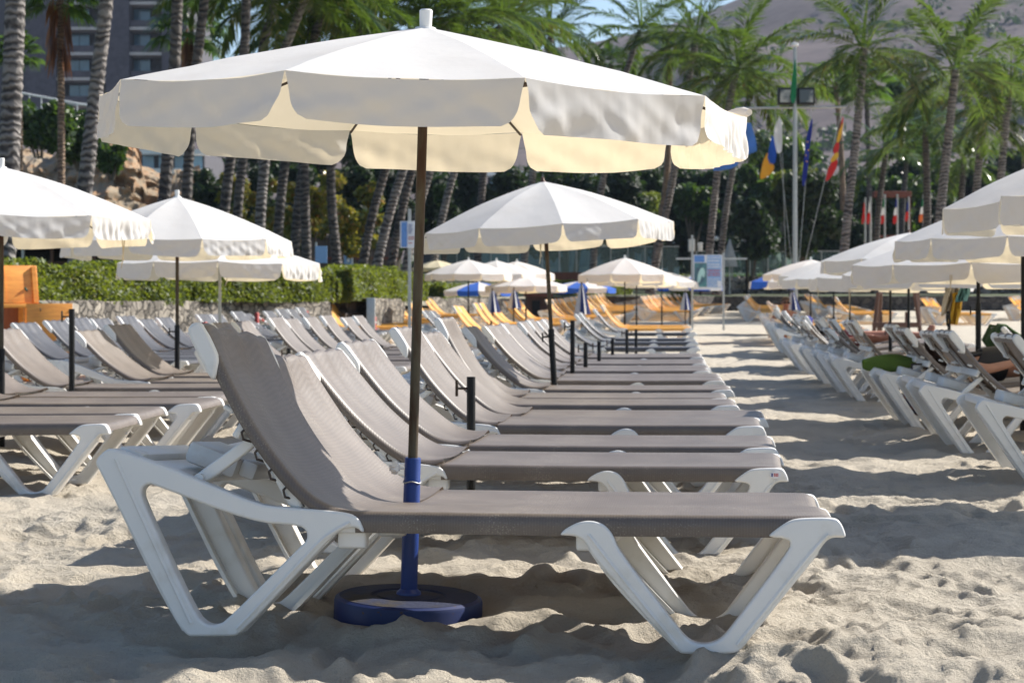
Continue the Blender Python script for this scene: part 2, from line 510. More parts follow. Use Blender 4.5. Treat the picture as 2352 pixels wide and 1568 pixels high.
ARM = Vector((lp(440, 1121)[0], 0, lp(440, 1121)[1])); ARM_T = Vector((lp(553, 1036)[0], 0, lp(553, 1036)[1]))
def lounger_meshes():
    D = {}
    tail_o = lpp([(208, 1082), (224, 1062), (240, 1050), (262, 1054), (384, 1096), (440, 1120), (588, 1180), (640, 1186), (700, 1190), (784, 1197), (820, 1208), (834, 1240),
                  (831, 1246), (815, 1232), (782, 1237), (752, 1262), (712, 1306), (552, 1478), (530, 1482), (450, 1482), (432, 1482), (404, 1450), (368, 1380), (222, 1106)])
    tail_h = lpp([(316, 1148), (332, 1132), (352, 1137), (576, 1222), (680, 1228), (700, 1238), (704, 1260), (690, 1274), (520, 1446), (498, 1456), (474, 1455), (446, 1430), (322, 1175)])
    foot_o = lpp([(1286, 1252), (1290, 1244), (1302, 1234), (1330, 1220), (1360, 1217), (1389, 1226), (1410, 1252), (1420, 1284), (1549, 1450), (1575, 1484), (1600, 1499), (1631, 1500), (1661, 1487), (1690, 1450),
                  (1815, 1286), (1819, 1268), (1808, 1259), (1764, 1256), (1779, 1242), (1812, 1219), (1838, 1212), (1920, 1211), (1935, 1222), (1947, 1252), (1942, 1258), (1916, 1256), (1898, 1266), (1875, 1302),
                  (1705, 1513), (1690, 1522), (1640, 1523), (1575, 1523), (1558, 1518), (1363, 1304), (1346, 1268), (1325, 1254), (1300, 1252)])
    th = 0.05
    RL, FL = MB(), MB()
    RL.add(plate([tail_o, tail_h], th, 0.007, 2))
    FL.add(plate([foot_o], th, 0.007, 2))
    # the raised rib that runs down the outside of each leg
    for line in ([(258, 1075), (300, 1165), (380, 1330), (440, 1452)], [(1352, 1250), (1400, 1312), (1480, 1410), (1556, 1502)], [(1905, 1250), (1860, 1298), (1780, 1398), (1695, 1502)], [(802, 1222), (745, 1252), (700, 1302), (545, 1464)]):
        P = sd_path(lpp(line), 12)
        mb = RL if line[0][0] < 1000 else FL
        mb.tube([(p.x, -th / 2 + 0.0, p.y) for p in P], 0.0055, 6)
    # inward flange that stiffens the legs
    for line in ([(219, 1092), (300, 1252), (372, 1392), (420, 1468)], [(548, 1472), (700, 1312), (760, 1250)], [(1350, 1276), (1400, 1348), (1480, 1434), (1560, 1514)], [(1698, 1514), (1790, 1400), (1880, 1290)]):
        P = sd_path(lpp(line), 16)
        mb = RL if line[0][0] < 1000 else FL
        G = []
        for i, p in enumerate(P):
            d = (P[min(i + 1, 15)] - P[max(i - 1, 0)]).normalized(); nx_, nz_ = -d.y * 0.0055, d.x * 0.0055
            G.append([Vector((p.x + nx_ * a_, b_, p.y + nz_ * a_)) for a_, b_ in ((-1, -0.008), (-1, 0.052), (1, 0.052), (1, -0.008), (-1, -0.008))])
        mb.grid(G, sm=False)
        mb.poly(G[0][:4]); mb.poly(G[-1][:4])
    # socket block behind each leg top
    for q in ((800, 1252, 0.075, 0.07), (1352, 1262, 0.07, 0.06)):
        c = lp(q[0], q[1]); (RL if q[0] < 1000 else FL).box((c[0], 0.030, c[1]), (q[2], 0.05, q[3]), bevel=0.008)
    for k, b_ in (('rear_leg', RL), ('front_leg', FL)):
        D[k] = b_.mesh(k, 45)
        D[k + '_far'] = D[k].copy(); D[k + '_far'].transform(Matrix.Diagonal((1, -1, 1, 1))); D[k + '_far'].flip_normals()

    # cross pieces: tail beam with its ribbed box, cross rails
    mb = MB(); c = lp(268, 1072)
    mb.box((c[0] + 0.01, 0, c[1]), (0.075, 2 * LW - 0.10, 0.045), (0, R(18), 0), 0.012)
    c = lp(350, 1105)
    mb.box((c[0], 0, c[1]), (0.11, 2 * LW - 0.10, 0.022), (0, R(20), 0), 0.006)
    D['tail_beam'] = mb.mesh('tail_beam')
    mb = MB(); c = lp(440, 1120)
    mb.box((c[0] - 0.02, 0.02, c[1] + 0.045), (0.15, 0.26, 0.06), (0, R(20), 0), 0.014)
    mb.box((c[0] + 0.075, 0.02, c[1] + 0.018), (0.05, 0.20, 0.05), (0, R(20), 0), 0.012)
    for k in range(3): mb.box((c[0] - 0.07 + 0.05 * k, 0.02, c[1] + 0.078 - 0.018 * k), (0.012, 0.24, 0.012), (0, R(20), 0), 0.003)
    D['tail_box'] = mb.mesh('tail_box')
    mb = MB()
    for q, w, h in (((740, 1225), 0.05, 0.04), ((1385, 1262), 0.05, 0.035), ((1850, 1240), 0.045, 0.04)):
        c = lp(*q); mb.box((c[0], 0, c[1]), (w, 2 * LW - 0.08, h), None, 0.008)
    # side rails that carry the sling
    for s in (-1, 1):
        a, b = lp(760, 1226), lp(1890, 1232)
        mb.box(((a[0] + b[0]) / 2, s * (LW - 0.028), (a[1] + b[1]) / 2 - 0.002), (b[0] - a[0], 0.03, 0.042), (0, math.atan2(a[1] - b[1], b[0] - a[0]), 0), 0.008)
    D['seat_rails'] = mb.mesh('seat_rails')

    # seat sling
    top = sd_path(lpp([(812, 1196), (900, 1197), (1100, 1200), (1400, 1204), (1700, 1206), (1880, 1207), (1920, 1210), (1935, 1224), (1936, 1246)]), 40)
    def section(x, z, nx, nz, sag, rip=0.0, band=0.056):
        row = []
        prof = [(-LW + 0.055, -band + 0.006), (-LW + 0.035, -band + 0.001), (-LW + 0.012, -band), (-LW + 0.007, -band * 0.6), (-LW + 0.008, -0.014), (-LW + 0.016, -0.003), (-LW + 0.034, 0.0)]
        mid = [(-LW + 0.034 + (2 * LW - 0.068) * k / 12, None) for k in range(1, 12)]
        for y, d in prof + mid + [(-a, d) for a, d in reversed(prof)]:
            if d is None:
                u = y / (LW - 0.034); d = -sag * (1 - u * u) + rip * math.sin(y * 95)
            row.append(Vector((x + nx * d, y, z + nz * d)))
        return row
    P = []
    n = len(top)
    for i, p in enumerate(top):
        t = i / (n - 1)
        d = (top[min(i + 1, n - 1)] - top[max(i - 1, 0)]).normalized()
        sag = 0.020 * math.sin(math.pi * min(1, max(0, t))) + 0.004
        P.append(section(p.x, p.y, -d.y, d.x, sag, 0, 0.056 if t < 0.93 else 0.03))
    mb = MB(); mb.grid(P)
    D['seat_sling'] = mb.mesh('seat_sling', 60, fix=False)

    # back sling
    bk = sd_path(lpp([(430, 800), (429, 770), (440, 760), (455, 762), (470, 798), (520, 900), (575, 1000), (640, 1088), (692, 1146), (740, 1180), (790, 1194), (822, 1196.5)]), 44)
    P = []
    n = len(bk)
    for i, p in enumerate(bk):
        t = i / (n - 1)
        d = (bk[min(i + 1, n - 1)] - bk[max(i - 1, 0)]).normalized()
        w = min(1.0, max(0.0, (t - 0.10) / 0.15))
        rip = 0.006 * max(0, 1 - max(0, t - 0.08) / 0.45) * (1 if t > 0.04 else 0)
        P.append(section(p.x, p.y, -d.y, d.x, 0.022 * w * (1 - 0.5 * t), rip, 0.010 + 0.022 * w * (1 if t < 0.9 else (1 - t) * 10 * 0.8 + 0.2)))
    mb = MB(); mb.grid(P)
    D['back_sling'] = mb.mesh('back_sling', 70, fix=False)

    # white head caps and side rails of the backrest
    cap = lpp([(417, 778), (423, 765), (433, 759), (447, 759), (462, 783), (487, 834), (490, 855), (483, 896), (468, 884), (447, 842), (425, 802)])
    rail = lpp([(478, 872), (490, 868), (560, 1000), (640, 1112), (694, 1184), (674, 1194), (650, 1182), (620, 1122), (558, 1030), (480, 876)])
    mb = MB()
    pc = plate([cap], 0.036, 0.010, 2); pr = plate([rail], 0.028, 0.008, 1)
    for s in (-1, 1):
        mb.add(pc, Matrix.Translation((0, s * (LW - 0.014), 0))); mb.add(pr, Matrix.Translation((0, s * (LW - 0.036), 0)))
    a, b = lp(438, 772), lp(560, 1010)
    mb.tube([(a[0], -LW + 0.02, a[1] - 0.004), (a[0], LW - 0.02, a[1] - 0.004)], 0.012, 10)
    mb.box((b[0] - 0.03, 0, b[1]), (0.02, 2 * LW - 0.06, 0.045), (0, R(32), 0), 0.006)
    for q in ((472, 880), (508, 960)):
        c = lp(*q)
        for s in (-1, 1): mb.box((c[0] - 0.005, s * (LW - 0.06), c[1]), (0.03, 0.02, 0.014), (0, R(32), 0), 0.004)
    D['back_frame'] = mb.mesh('back_frame', 45)

    mb = MB()
    path = {}
    for s in (-1, 1):
        y = s * (LW - 0.012); L_ = []
        for q in ((553, 1004), (585, 1050), (618, 1095), (652, 1137)):
            c = lp(*q)
            L_ += [(c[0] + 0.020, y - s * 0.045, c[1] - 0.012), (c[0] + 0.006, y - s * 0.010, c[1] + 0.006), (c[0] - 0.008, y + s * 0.003, c[1] - 0.012), (c[0] - 0.004, y, c[1] - 0.030), (c[0] + 0.012, y - s * 0.020, c[1] - 0.036), (c[0] + 0.024, y - s * 0.045, c[1] - 0.026)]
        path[s] = L_
    mb.tube(path[-1] + list(reversed(path[1])), 0.0036, 6)
    D['lacing'] = mb.mesh('lacing')

    arm = lpp([(540, 1030), (553, 1024), (566, 1042), (556, 1054), (456, 1130), (440, 1130), (426, 1118), (432, 1108)])
    pa = plate([arm], 0.024, 0.006, 1)
    mb = MB()
    for s in (-1, 1): mb.add(pa, Matrix.Translation((0, s * (LW - 0.075), 0)))
    a = lp(440, 1121); mb.tube([(a[0], -LW + 0.04, a[1]), (a[0], LW - 0.04, a[1])], 0.013, 10)
    D['support_arm'] = mb.mesh('support_arm', 45)
    for k in ('back_sling', 'back_frame', 'lacing'):
        D[k].transform(Matrix.Translation(-PIV))
    D['support_arm'].transform(Matrix.Translation(-ARM))
    return D

LM = lounger_meshes()
for k, mt in (('rear_leg', 'plastic'), ('rear_leg_far', 'plastic'), ('front_leg', 'plastic'), ('front_leg_far', 'plastic'), ('tail_beam', 'plastic'), ('tail_box', 'plastic'), ('seat_rails', 'plastic'), ('back_frame', 'plastic'),
              ('support_arm', 'plastic'), ('lacing', 'lace'), ('seat_sling', 'taupe'), ('back_sling', 'taupe')):
    LM[k].materials.append(M[mt])
# merged frame for far-off copies
mb = MB()
for k in ('rear_leg', 'front_leg'): mb.add(LM[k], Matrix.Translation((0, -LW + 0.025, 0))).add(LM[k + '_far'], Matrix.Translation((0, LW - 0.025, 0)))
for k in ('tail_beam', 'tail_box', 'seat_rails'): mb.add(LM[k])
mb.add(LM['support_arm'], Matrix.Translation(ARM) @ Matrix.Rotation(R(8), 4, 'Y'))
FAR_FRAME = mb.mesh('frame', 45); FAR_FRAME.materials.clear(); FAR_FRAME.materials.append(M['plastic'])

ORD = ['zeroth', 'first', 'second', 'third', 'fourth', 'fifth', 'sixth', 'seventh', 'eighth', 'ninth', 'tenth', 'eleventh', 'twelfth', 'thirteenth', 'fourteenth', 'fifteenth', 'sixteenth', 'seventeenth', 'eighteenth', 'nineteenth', 'twentieth']
for i in range(21, 60):
    ORD.append(('twenty', 'thirty', 'forty', 'fifty')[i // 10 - 2] + ('' if i % 10 == 0 else '-' + ORD[i % 10]))
ORD[30], ORD[40], ORD[50] = 'thirtieth', 'fortieth', 'fiftieth'

NAMES = {'rear_leg_far': 'rear_leg', 'front_leg_far': 'front_leg'}
def lounger(E, label, group, fabric='taupe', yaw=7.0, pitch=0.0, roll=0.0, back=0.0, z=0.0, far=False):
    """E = (X, Z) of the near foot-end corner; back = change of backrest angle in degrees (+ steeper)"""
    th = R(yaw)
    d = Vector((math.cos(th), -math.sin(th), 0)); p = Vector((math.sin(th), math.cos(th), 0))
    o = Vector((E[0], E[1], 0)) - d * 1.955 + p * LW
    root = empty('sun_lounger', (o.x, o.y, gz(E[1]) + z), (R(-roll), R(pitch), -th))
    tag(root, label, 'sun lounger', group)
    fm = M[fabric]
    def put(k, loc=None, rot=None, me=None):
        ob = obj(NAMES.get(k, k), me or LM[k], None, root, loc, rot)
        if k in ('seat_sling', 'back_sling') and fabric != 'taupe':
            ob.material_slots[0].link = 'OBJECT'; ob.material_slots[0].material = fm
        return ob
    if far:
        put('frame', me=FAR_FRAME)
        put('seat_sling'); put('back_frame', PIV, (0, R(back), 0)); put('back_sling', PIV, (0, R(back), 0))
        return root
    for k in ('rear_leg', 'front_leg'): put(k, (0, -LW + 0.025, 0)); put(k + '_far', (0, LW - 0.025, 0))
    for k in ('tail_beam', 'tail_box', 'seat_rails', 'seat_sling'): put(k)
    t0 = ARM_T - ARM; t1 = PIV + Matrix.Rotation(R(back), 3, 'Y') @ (ARM_T - PIV) - ARM
    sa = put('support_arm', ARM, (0, math.atan2(t0.z, t0.x) - math.atan2(t1.z, t1.x), 0)); sc_ = t1.length / t0.length; sa.scale = (sc_, 1, sc_)
    put('back_frame', PIV, (0, R(back), 0))
    bs = put('back_sling', PIV, (0, R(back), 0))
    obj('lacing', LM['lacing'], None, bs)
    return root
# ------------------------------------------------------------------ parasols
def canopy_meshes(Rr, tip, rim, V, phase, seed, fine=True, wrinkle=1.0, n=10, alt=False, folded=None, dome=0.028):
    r = random.Random(seed)
    A = [R(phase + 360.0 / n * k) for k in range(n)]         # 0 = towards the camera, then to the right
    P = [Vector((Rr * math.sin(a), -Rr * math.cos(a), rim + r.uniform(-0.008, 0.008))) for a in A]
    T = Vector((0, 0, tip))
    nr, ns = (14, 12) if fine else (6, 5)
    mb = MB()
    for k in range(n):
        a, b = P[k], P[(k + 1) % n]
        G = []
        for i in range(nr + 1):
            t = 0.03 + 0.97 * i / nr
            row = []
            for j in range(ns + 1):
                s = j / ns
                e = a.lerp(b, s)
                q = T.lerp(e, t)
                bow = dome * math.sin(math.pi * t) ** 1.0
                sag = -0.018 * math.sin(math.pi * s) * t * (1 - 0.3 * t)
                w = 0.004 * wrinkle * mnoise.noise(q * 6 + Vector((seed, 0, 0))) * t
                q = q + Vector((0, 0, bow + sag + w))
                row.append(q)
            G.append(row)
        mb.grid(G, 1 if (alt and k % 2) else 0)
    bmesh.ops.remove_doubles(mb.bm, verts=mb.bm.verts, dist=0.0006)
    can = mb.mesh('canopy', 12 if not fine else 14)
    mb = MB()
    nd, nv = (12, 64) if fine else (5, 16)
    for k in range(n):
        a, b = P[k], P[(k + 1) % n]
        out = ((a + b) * 0.5); out.z = 0; out.normalize()
        wf = max(0.0, out.x * 1.9 - 1.0)
        hv = V * r.uniform(0.93, 1.06)
        fl = r.uniform(0.0, 0.02)
        skew = r.uniform(-0.012, 0.012)
        G = []
        for i in range(nd + 1):
            d = i / nd
            w = 1 - 0.07 * d ** 0.8
            if d > 0.55: w -= 0.12 * (1 - math.sqrt(max(0, 1 - ((d - 0.55) / 0.45) ** 2)))
            row = []
            for j in range(nv + 1):
                s = 0.5 + (j / nv - 0.5) * w
                e = a.lerp(b, s)
                z = -hv * d * (0.97 + 0.05 * math.sin(math.pi * s) + 0.035 * math.sin(s * 5 + seed + k)) + skew * (s - 0.5) * d
                top = 0.018 * math.sin(math.pi * s) * 0.7 if True else 0
                q = e + Vector((0, 0, z - top * (1 - d)))
                fold = mnoise.noise(Vector((s * 4 + d * 1.6 + k * 3.1 + seed, d * 1.0, seed * 0.7))) * 0.030 + mnoise.noise(Vector((s * 9 - d * 2.2 + k * 1.7, d * 0.8, seed * 0.3))) * 0.013 + mnoise.noise(Vector((s * 15 + k * 5 + seed, d * 0.8, 3.0))) * 0.006
                q += out * (fl * d + wrinkle * (fold * (0.36 if fine else 0.3) + wf * (mnoise.noise(Vector((s * 13 + k * 7 + seed, d * 0.35, 9.0))) * 0.017 + (mnoise.noise(Vector((s * 29 + k * 4 + seed, d * 0.35, 5.0))) * 0.007 if fine else 0))) * min(1, d * 1.6 + 0.05))
                if folded == k and d > 0.0:          # a flap thrown up over the rim
                    q = e + out * (0.03 * math.sin(min(1, d * 2) * math.pi)) + Vector((0, 0, 0.03 * math.sin(min(d, 0.5) * math.pi))) - out * 0.10 * d + Vector((0, 0, 0.03 + 0.02 * d))
                row.append(q)
            G.append(row)
        mb.grid(G, 1 if (alt and k % 2) else 0)
    val = mb.mesh('valance', 0, fix=False)
    val.shade_smooth()
    mb = MB()
    for k in range(n):
        q = P[k] * 0.985; q.z = P[k].z - 0.008
        m_ = T.lerp(P[k], 0.5) + Vector((0, 0, dome - 0.014))
        mb.tube([T + Vector((0, 0, -0.03)), m_, q], 0.0045, 5)
        mb.tube([Vector((0, 0, rim + 0.02)), m_], 0.004, 5)
    rib = mb.mesh('rib_frame')
    return can, val, rib

PCACHE = {}
def parasol(base, label, group, Rr=0.95, tip=1.74, rim=1.45, V=0.13, lean=0.0, lean_y=0.0, phase=18.0, seed=1, fine=True, wrinkle=1.0, alt=False,
            pole='black_steel', pole_r=0.0145, stub=0.62, finial='plastic', sleeve='black_steel', string=None, cloth='cloth', folded=None, zb=None, dome=0.028):
    key = (Rr, tip, rim, V, phase, seed, fine, wrinkle, alt, folded, dome)
    if key not in PCACHE: PCACHE[key] = canopy_meshes(*key[:8], alt=alt, folded=folded, dome=dome)
    can, val, rib = PCACHE[key]
    g = gz(base[1]) if zb is None else zb
    root = empty('parasol', (base[0], base[1], g), (R(lean_y), R(lean), 0))
    tag(root, label, 'parasol', group)
    cm = [M[cloth], M['blue_cloth']] if alt else [M[cloth]]
    obj('canopy', can, cm, root); obj('valance', val, cm, root); obj('rib_frame', rib, M['lace'], root)
    MB().tube([(0, 0, -0.15), (0, 0, tip - 0.02)], pole_r, 14).build('pole', M[pole], root)
    if finial == 'plastic':
        MB().lathe([(0.0, tip - 0.012), (0.036, tip - 0.012), (0.030, tip - 0.002), (0.018, tip), (0.0195, tip + 0.048), (0.016, tip + 0.052), (0, tip + 0.048)], seg=16).build('finial', M['plastic'], root)
    elif finial:
        MB().lathe([(0, tip + 0.03), (0.010, tip + 0.026), (0.014, tip + 0.005), (0.032, tip - 0.012)], seg=10).build('finial', M['wood_dark'], root)
    if sleeve and stub:
        s = MB(); s.lathe([(0.0215, -0.15), (0.0215, stub), (0.021, stub + 0.002), (0.015, stub + 0.002), (0.015, stub - 0.02)], seg=16)
        so = s.build('ground_sleeve', M[sleeve], root)
        k = MB(); k.tube([(-0.020, -0.01, stub - 0.05), (-0.06, -0.012, stub - 0.05)], 0.006, 8)
        k.tube([(-0.062, -0.012, stub - 0.085), (-0.062, -0.012, stub - 0.02)], 0.006, 8)
        k.build('clamp_screw', M[sleeve], so)
    if string:
        for (sx, sy, L) in string:
            mb = MB()
            for q in (0, 1):
                pts = [Vector((sx + 0.012 * q + 0.010 * math.sin(4 * t + q * 2) * t, sy, rim - V * 0.6 - L * t * (1 - 0.25 * q))) for t in [i / 8 for i in range(9)]]
                mb.tube(pts, 0.0035, 5)
            mb.build('tie_string', M['rope'], root)
    return root

# the big parasol in front, in its blue disc stand
GP = 'white parasols over the middle rows'
big = parasol((X_at(938, 5.45), 5.45), 'large white scalloped parasol in the foreground on a rusty pole and blue disc base', None,
              Rr=0.955, tip=1.708, dome=0.010, rim=1.475, V=0.130, lean=1.75, lean_y=0.9, phase=18.0, seed=3, wrinkle=1.5, pole='rust_steel', pole_r=0.0145, stub=0, zb=0.0)
st = MB(); st.lathe([(0.0250, 0.05), (0.0245, 0.355), (0.0235, 0.36), (0.0250, 0.362), (0.0250, 0.374), (0.0238, 0.376), (0.0240, 0.436), (0.0225, 0.439), (0.016, 0.439), (0.016, 0.40)], seg=24)
st.lathe([(0.025, 0.052), (0.036, 0.042), (0.037, 0.034)], seg=24)
sl = st.build('ground_sleeve', M['blue_sleeve'], big)
k = MB(); k.tube([(-0.022, -0.010, 0.408), (-0.045, -0.012, 0.409)], 0.004, 8, mi=0)
for a in range(5):
    t = a * 2 * math.pi / 5
    k.tube([(-0.050, -0.012, 0.409), (-0.053, -0.012 + 0.015 * math.cos(t), 0.409 + 0.018 * math.sin(t))], [0.012, 0.009], 10)
k.lathe([(0, -0.012), (0.016, -0.009), (0.016, 0.009), (0, 0.012)], (-0.052, -0.012, 0.409), 12)
k.build('clamp_knob', M['plastic'], sl)
w = MB(); w.tube([(0.0258 * math.cos(t), 0.0258 * math.sin(t), 0.368 + 0.003 * math.sin(3 * t)) for t in [i * 0.3 for i in range(23)]], 0.002, 6)
w.build('wire_ring', M['galv'], sl)
hr = MB(); hr.tube([Vector((0.965 * math.sin(R(q)), -0.965 * math.cos(R(q)), 1.475 + 0.012 + 0.010 * math.sin((q - 90) * 0.17))) * 1.0 for q in range(92, 133, 5)], [0.010, 0.017, 0.020, 0.021, 0.019, 0.021, 0.020, 0.018, 0.008], 12)
hr.build('rolled_hem', M['cloth'], big)
b = MB(); b.lathe([(0.204, 0.031), (0.2165, 0.025), (0.2195, 0.016), (0.2195, -0.07), (0.20, -0.09)], seg=64)
tp = MB(); tp.lathe([(0, 0.034), (0.05, 0.036), (0.09, 0.033), (0.094, 0.029), (0.108, 0.029), (0.113, 0.034), (0.165, 0.034), (0.2045, 0.0315)], seg=64)
tp.build('top_plate', pbr('sandy_rusted_paint', (0.007, 0.014, 0.050), 0.75, 0.2, 9, c2=(0.026, 0.020, 0.014), lo=0.36, hi=0.5, bmp=0.3, bscale=60), big)
b.build('base_disc', M['blue_paint'], big)

parasol((X_at(1279, 12.85), 12.85), 'white parasol with dark tip standing behind the big front one, leaning left', GP, Rr=0.90, tip=1.755, rim=1.42, V=0.125, lean=-3.2, phase=6, seed=8,
        finial='dark', pole='rust_steel', stub=0.72, string=[(-0.06, -0.75, 0.18)])
parasol((X_at(3, 11.2), 11.2), 'white parasol cut off by the left edge of the picture', GP, Rr=0.93, tip=1.73, rim=1.40, V=0.13, phase=12, seed=12, wrinkle=1.4, pole='rust_steel', string=[(0.62, 0.55, 0.2)])
parasol((X_at(407, 15.2), 15.2), 'white parasol on a dark pole over the two half shaded loungers at left', GP, Rr=0.94, tip=1.785, rim=1.41, V=0.135, phase=22, seed=14, wrinkle=1.4, pole='rust_steel', stub=0.72)
parasol((X_at(505, 17.3), 17.3), 'low white parasol half hidden behind the one left of centre, in front of the hedge', GP, Rr=0.97, tip=1.50, rim=1.27, V=0.15, phase=8, seed=15, wrinkle=1.4, pole='galv', stub=0, string=[(0.2, -0.9, 0.12)])

GR = 'white parasols over the right hand row'
parasol((X_at(2755, 8.0), 8.0), 'white parasol just entering the picture at its top right edge', GR, Rr=0.84, tip=1.70, rim=1.37, V=0.13, phase=10, seed=21)
parasol((X_at(2535, 10.0), 10.0), 'second white parasol from the top right corner, its flaps glowing cream', GR, Rr=0.84, tip=1.76, rim=1.44, V=0.13, phase=22, seed=22, lean=-2)
parasol((X_at(2350, 12.2), 12.2), 'white parasol in the right row between the corner one and the low one below it', GR, Rr=0.84, tip=1.62, rim=1.32, V=0.135, phase=14, seed=23)
parasol((X_at(2247, 14.1), 14.1), 'low white parasol on the dark pole beside the green towel', GR, Rr=0.97, tip=1.47, rim=1.19, V=0.14, phase=19, seed=24, stub=0.9, string=[(-0.42, -0.85, 0.15)])
parasol((X_at(2180, 16.6), 16.6), 'low white parasol whose pole has clothes hung on it', GR, tip=1.42, rim=1.16, V=0.13, phase=5, seed=25, fine=False)
parasol((X_at(2087, 19.6), 19.6), 'white parasol with a sharp dark tip rising behind the low right hand ones', GR, tip=1.66, rim=1.36, V=0.14, phase=30, seed=26, finial='dark')
parasol((X_at(2045, 21.5), 21.5), 'white parasol with long tie strings left of the low right hand one', GR, tip=1.45, rim=1.20, V=0.15, phase=0, seed=27, fine=False, string=[(-0.62, -0.75, 0.4), (-0.9, -0.3, 0.3)])
parasol((X_at(1952, 26), 26), 'white parasol with short flaps midway along the right row', GR, tip=1.52, rim=1.24, V=0.13, phase=12, seed=28, fine=False)
parasol((X_at(1915, 31), 31), 'white parasol over the man in sunglasses', GR, tip=1.60, rim=1.30, V=0.16, phase=24, seed=29, fine=False)
parasol((X_at(1862, 37), 37), 'farthest white parasol of the right row with a pale finial', GR, tip=1.66, rim=1.36, V=0.12, phase=9, seed=30, fine=False)
parasol((X_at(1813, 43), 43), 'white parasol with a blue panel at the far end of the right row', None, tip=1.50, rim=1.22, V=0.16, phase=33, seed=31, fine=False, alt=True)

GC = 'white parasols over the yellow loungers'
parasol((X_at(1076, 40), 40), 'white parasol left of centre beyond the front row, foremost of three', GC, tip=1.70, rim=1.38, V=0.14, phase=18, seed=41, fine=False)
parasol((X_at(1140, 43), 43), 'middle of three white parasols overlapping left of centre', GC, tip=1.72, rim=1.40, V=0.14, phase=3, seed=42, fine=False)
parasol((X_at(1187, 46), 46), 'rearmost of three overlapping white parasols left of centre', GC, tip=1.74, rim=1.42, V=0.16, phase=25, seed=43, fine=False)
parasol((X_at(1208, 42.5), 42.5), 'low white parasol with cream underside among the yellow loungers left of centre', GC, tip=1.34, rim=1.12, V=0.14, phase=12, seed=44, fine=False)
parasol((X_at(1435, 37.6), 37.6), 'white parasol standing alone right of centre above the yellow loungers', GC, tip=1.71, rim=1.36, V=0.16, phase=16, seed=45, fine=False)
parasol((X_at(1462, 43), 43), 'white parasol tucked behind the lone one right of centre', GC, tip=1.55, rim=1.28, V=0.16, phase=2, seed=46, fine=False)
parasol((X_at(1520, 47), 47), 'white parasol peeping out right of the lone one', GC, tip=1.50, rim=1.22, V=0.15, phase=21, seed=47, fine=False)
parasol((X_at(1100, 48), 48), 'blue and white panelled parasol under the three overlapping white ones', None, tip=1.22, rim=0.98, V=0.13, phase=0, seed=48, fine=False, alt=True)
parasol((X_at(1335, 50), 50), 'blue and white panelled parasol left of the lone white one', None, tip=1.25, rim=1.05, V=0.13, phase=9, seed=49, fine=False, alt=True)
parasol((X_at(1585, 52), 52), 'blue and white panelled parasol left of the notice board', None, tip=1.36, rim=1.12, V=0.14, phase=27, seed=50, fine=False, alt=True)
parasol((X_at(1003, 58), 58), 'cream café parasol on the terrace behind the hedge', None, Rr=0.78, tip=2.3, rim=2.05, V=0.1, phase=11, seed=52, fine=False, cloth='cream_cloth', stub=0, zb=0.0)

# furled parasols
M['grey_cloth'] = pbr('grey_white_cloth', (0.42, 0.42, 0.43), 0.9)
M['navy_cloth'] = pbr('navy_cloth', (0.010, 0.025, 0.13), 0.85)
def furled(px, Z, y0, y1, label):
    z1 = CAMH - (y0 - HOR) / F * Z; z0 = CAMH - (y1 - HOR) / F * Z; g = gz(Z)
    root = empty('furled_parasol', (X_at(px, Z), Z, g)); tag(root, label, 'parasol', 'furled blue and white parasols')
    mb = MB(); n = 20; G = []
    for i in range(9):
        t = i / 8
        rr = 0.03 + 0.12 * t ** 0.9
        G.append([Vector((rr * (1 + 0.22 * math.cos(5 * a)) * math.cos(a), rr * (1 + 0.22 * math.cos(5 * a)) * math.sin(a), z1 - g - (z1 - z0) * t)) for a in [2 * math.pi * j / n for j in range(n + 1)]])
    mb.grid(G)
    for f in mb.bm.faces:
        a = math.atan2(f.calc_center_median().y, f.calc_center_median().x)
        f.material_index = int((a + math.pi) / (2 * math.pi) * 10) % 2
    mb.build('canopy', [M['navy_cloth'], M['grey_cloth']], root)
    MB().tube([(0, 0, -0.1), (0, 0, z1 - g + 0.06)], 0.018, 8).build('pole', M['rust_steel'], root)
furled(1131, 39, 668, 718, 'furled blue and white parasol under the three overlapping white ones')
furled(1180, 41, 666, 708, 'furled striped parasol beside the brown hut left of centre')
furled(1336, 36, 655, 722, 'furled grey and blue parasol left of the lone white parasol')
furled(1574, 50, 672, 712, 'furled blue and white parasol in front of the notice board')
furled(1692 + 128, 40, 672, 712, 'furled blue parasol behind the man in sunglasses')

# bare sleeves waiting for a parasol
def post(px, Z, ytop, label):
    z = CAMH - (ytop - HOR) / F * Z - gz(Z)
    root = empty('parasol_post', (X_at(px, Z), Z, gz(Z))); tag(root, label, 'post', 'empty black parasol posts')
    MB().lathe([(0.0195, -0.1), (0.0195, z), (0.019, z + 0.002), (0.015, z + 0.002), (0.015, z - 0.05), (0, z - 0.05)], seg=18).build('tube', M['black_steel'], root)
    k = MB(); k.tube([(-0.018, -0.008, z - 0.05), (-0.062, -0.01, z - 0.05)], 0.0055, 8)
    k.tube([(-0.064, -0.01, z - 0.085), (-0.064, -0.01, z - 0.012)], 0.0065, 8); k.build('clamp_screw', M['rust_steel'], root)
post(1082, 8.25, 866, 'empty black parasol post with a T screw behind the big parasol')
post(165, 12.4, 710, 'empty black parasol post by the orange chest at left')
post(1315, 15.0, 736, 'tall empty black post right of the second parasol')
post(1345, 16.7, 788, 'short black post, nearest of the line of stubs right of the tall one')
post(1376, 18.6, 784, 'short black post, second of the line of stubs right of the tall one')
post(1407, 20.9, 778, 'short black post, third of the line of stubs right of the tall one')
post(1440, 23.0, 757, 'black post beside the black loungers, left one')
post(1461, 24.6, 757, 'black post beside the black loungers, right one')
post(663, 17.6, 800, 'short black post between the taupe loungers left of the front one')
post(875, 15.8, 794, 'short black post left of the big parasol pole')
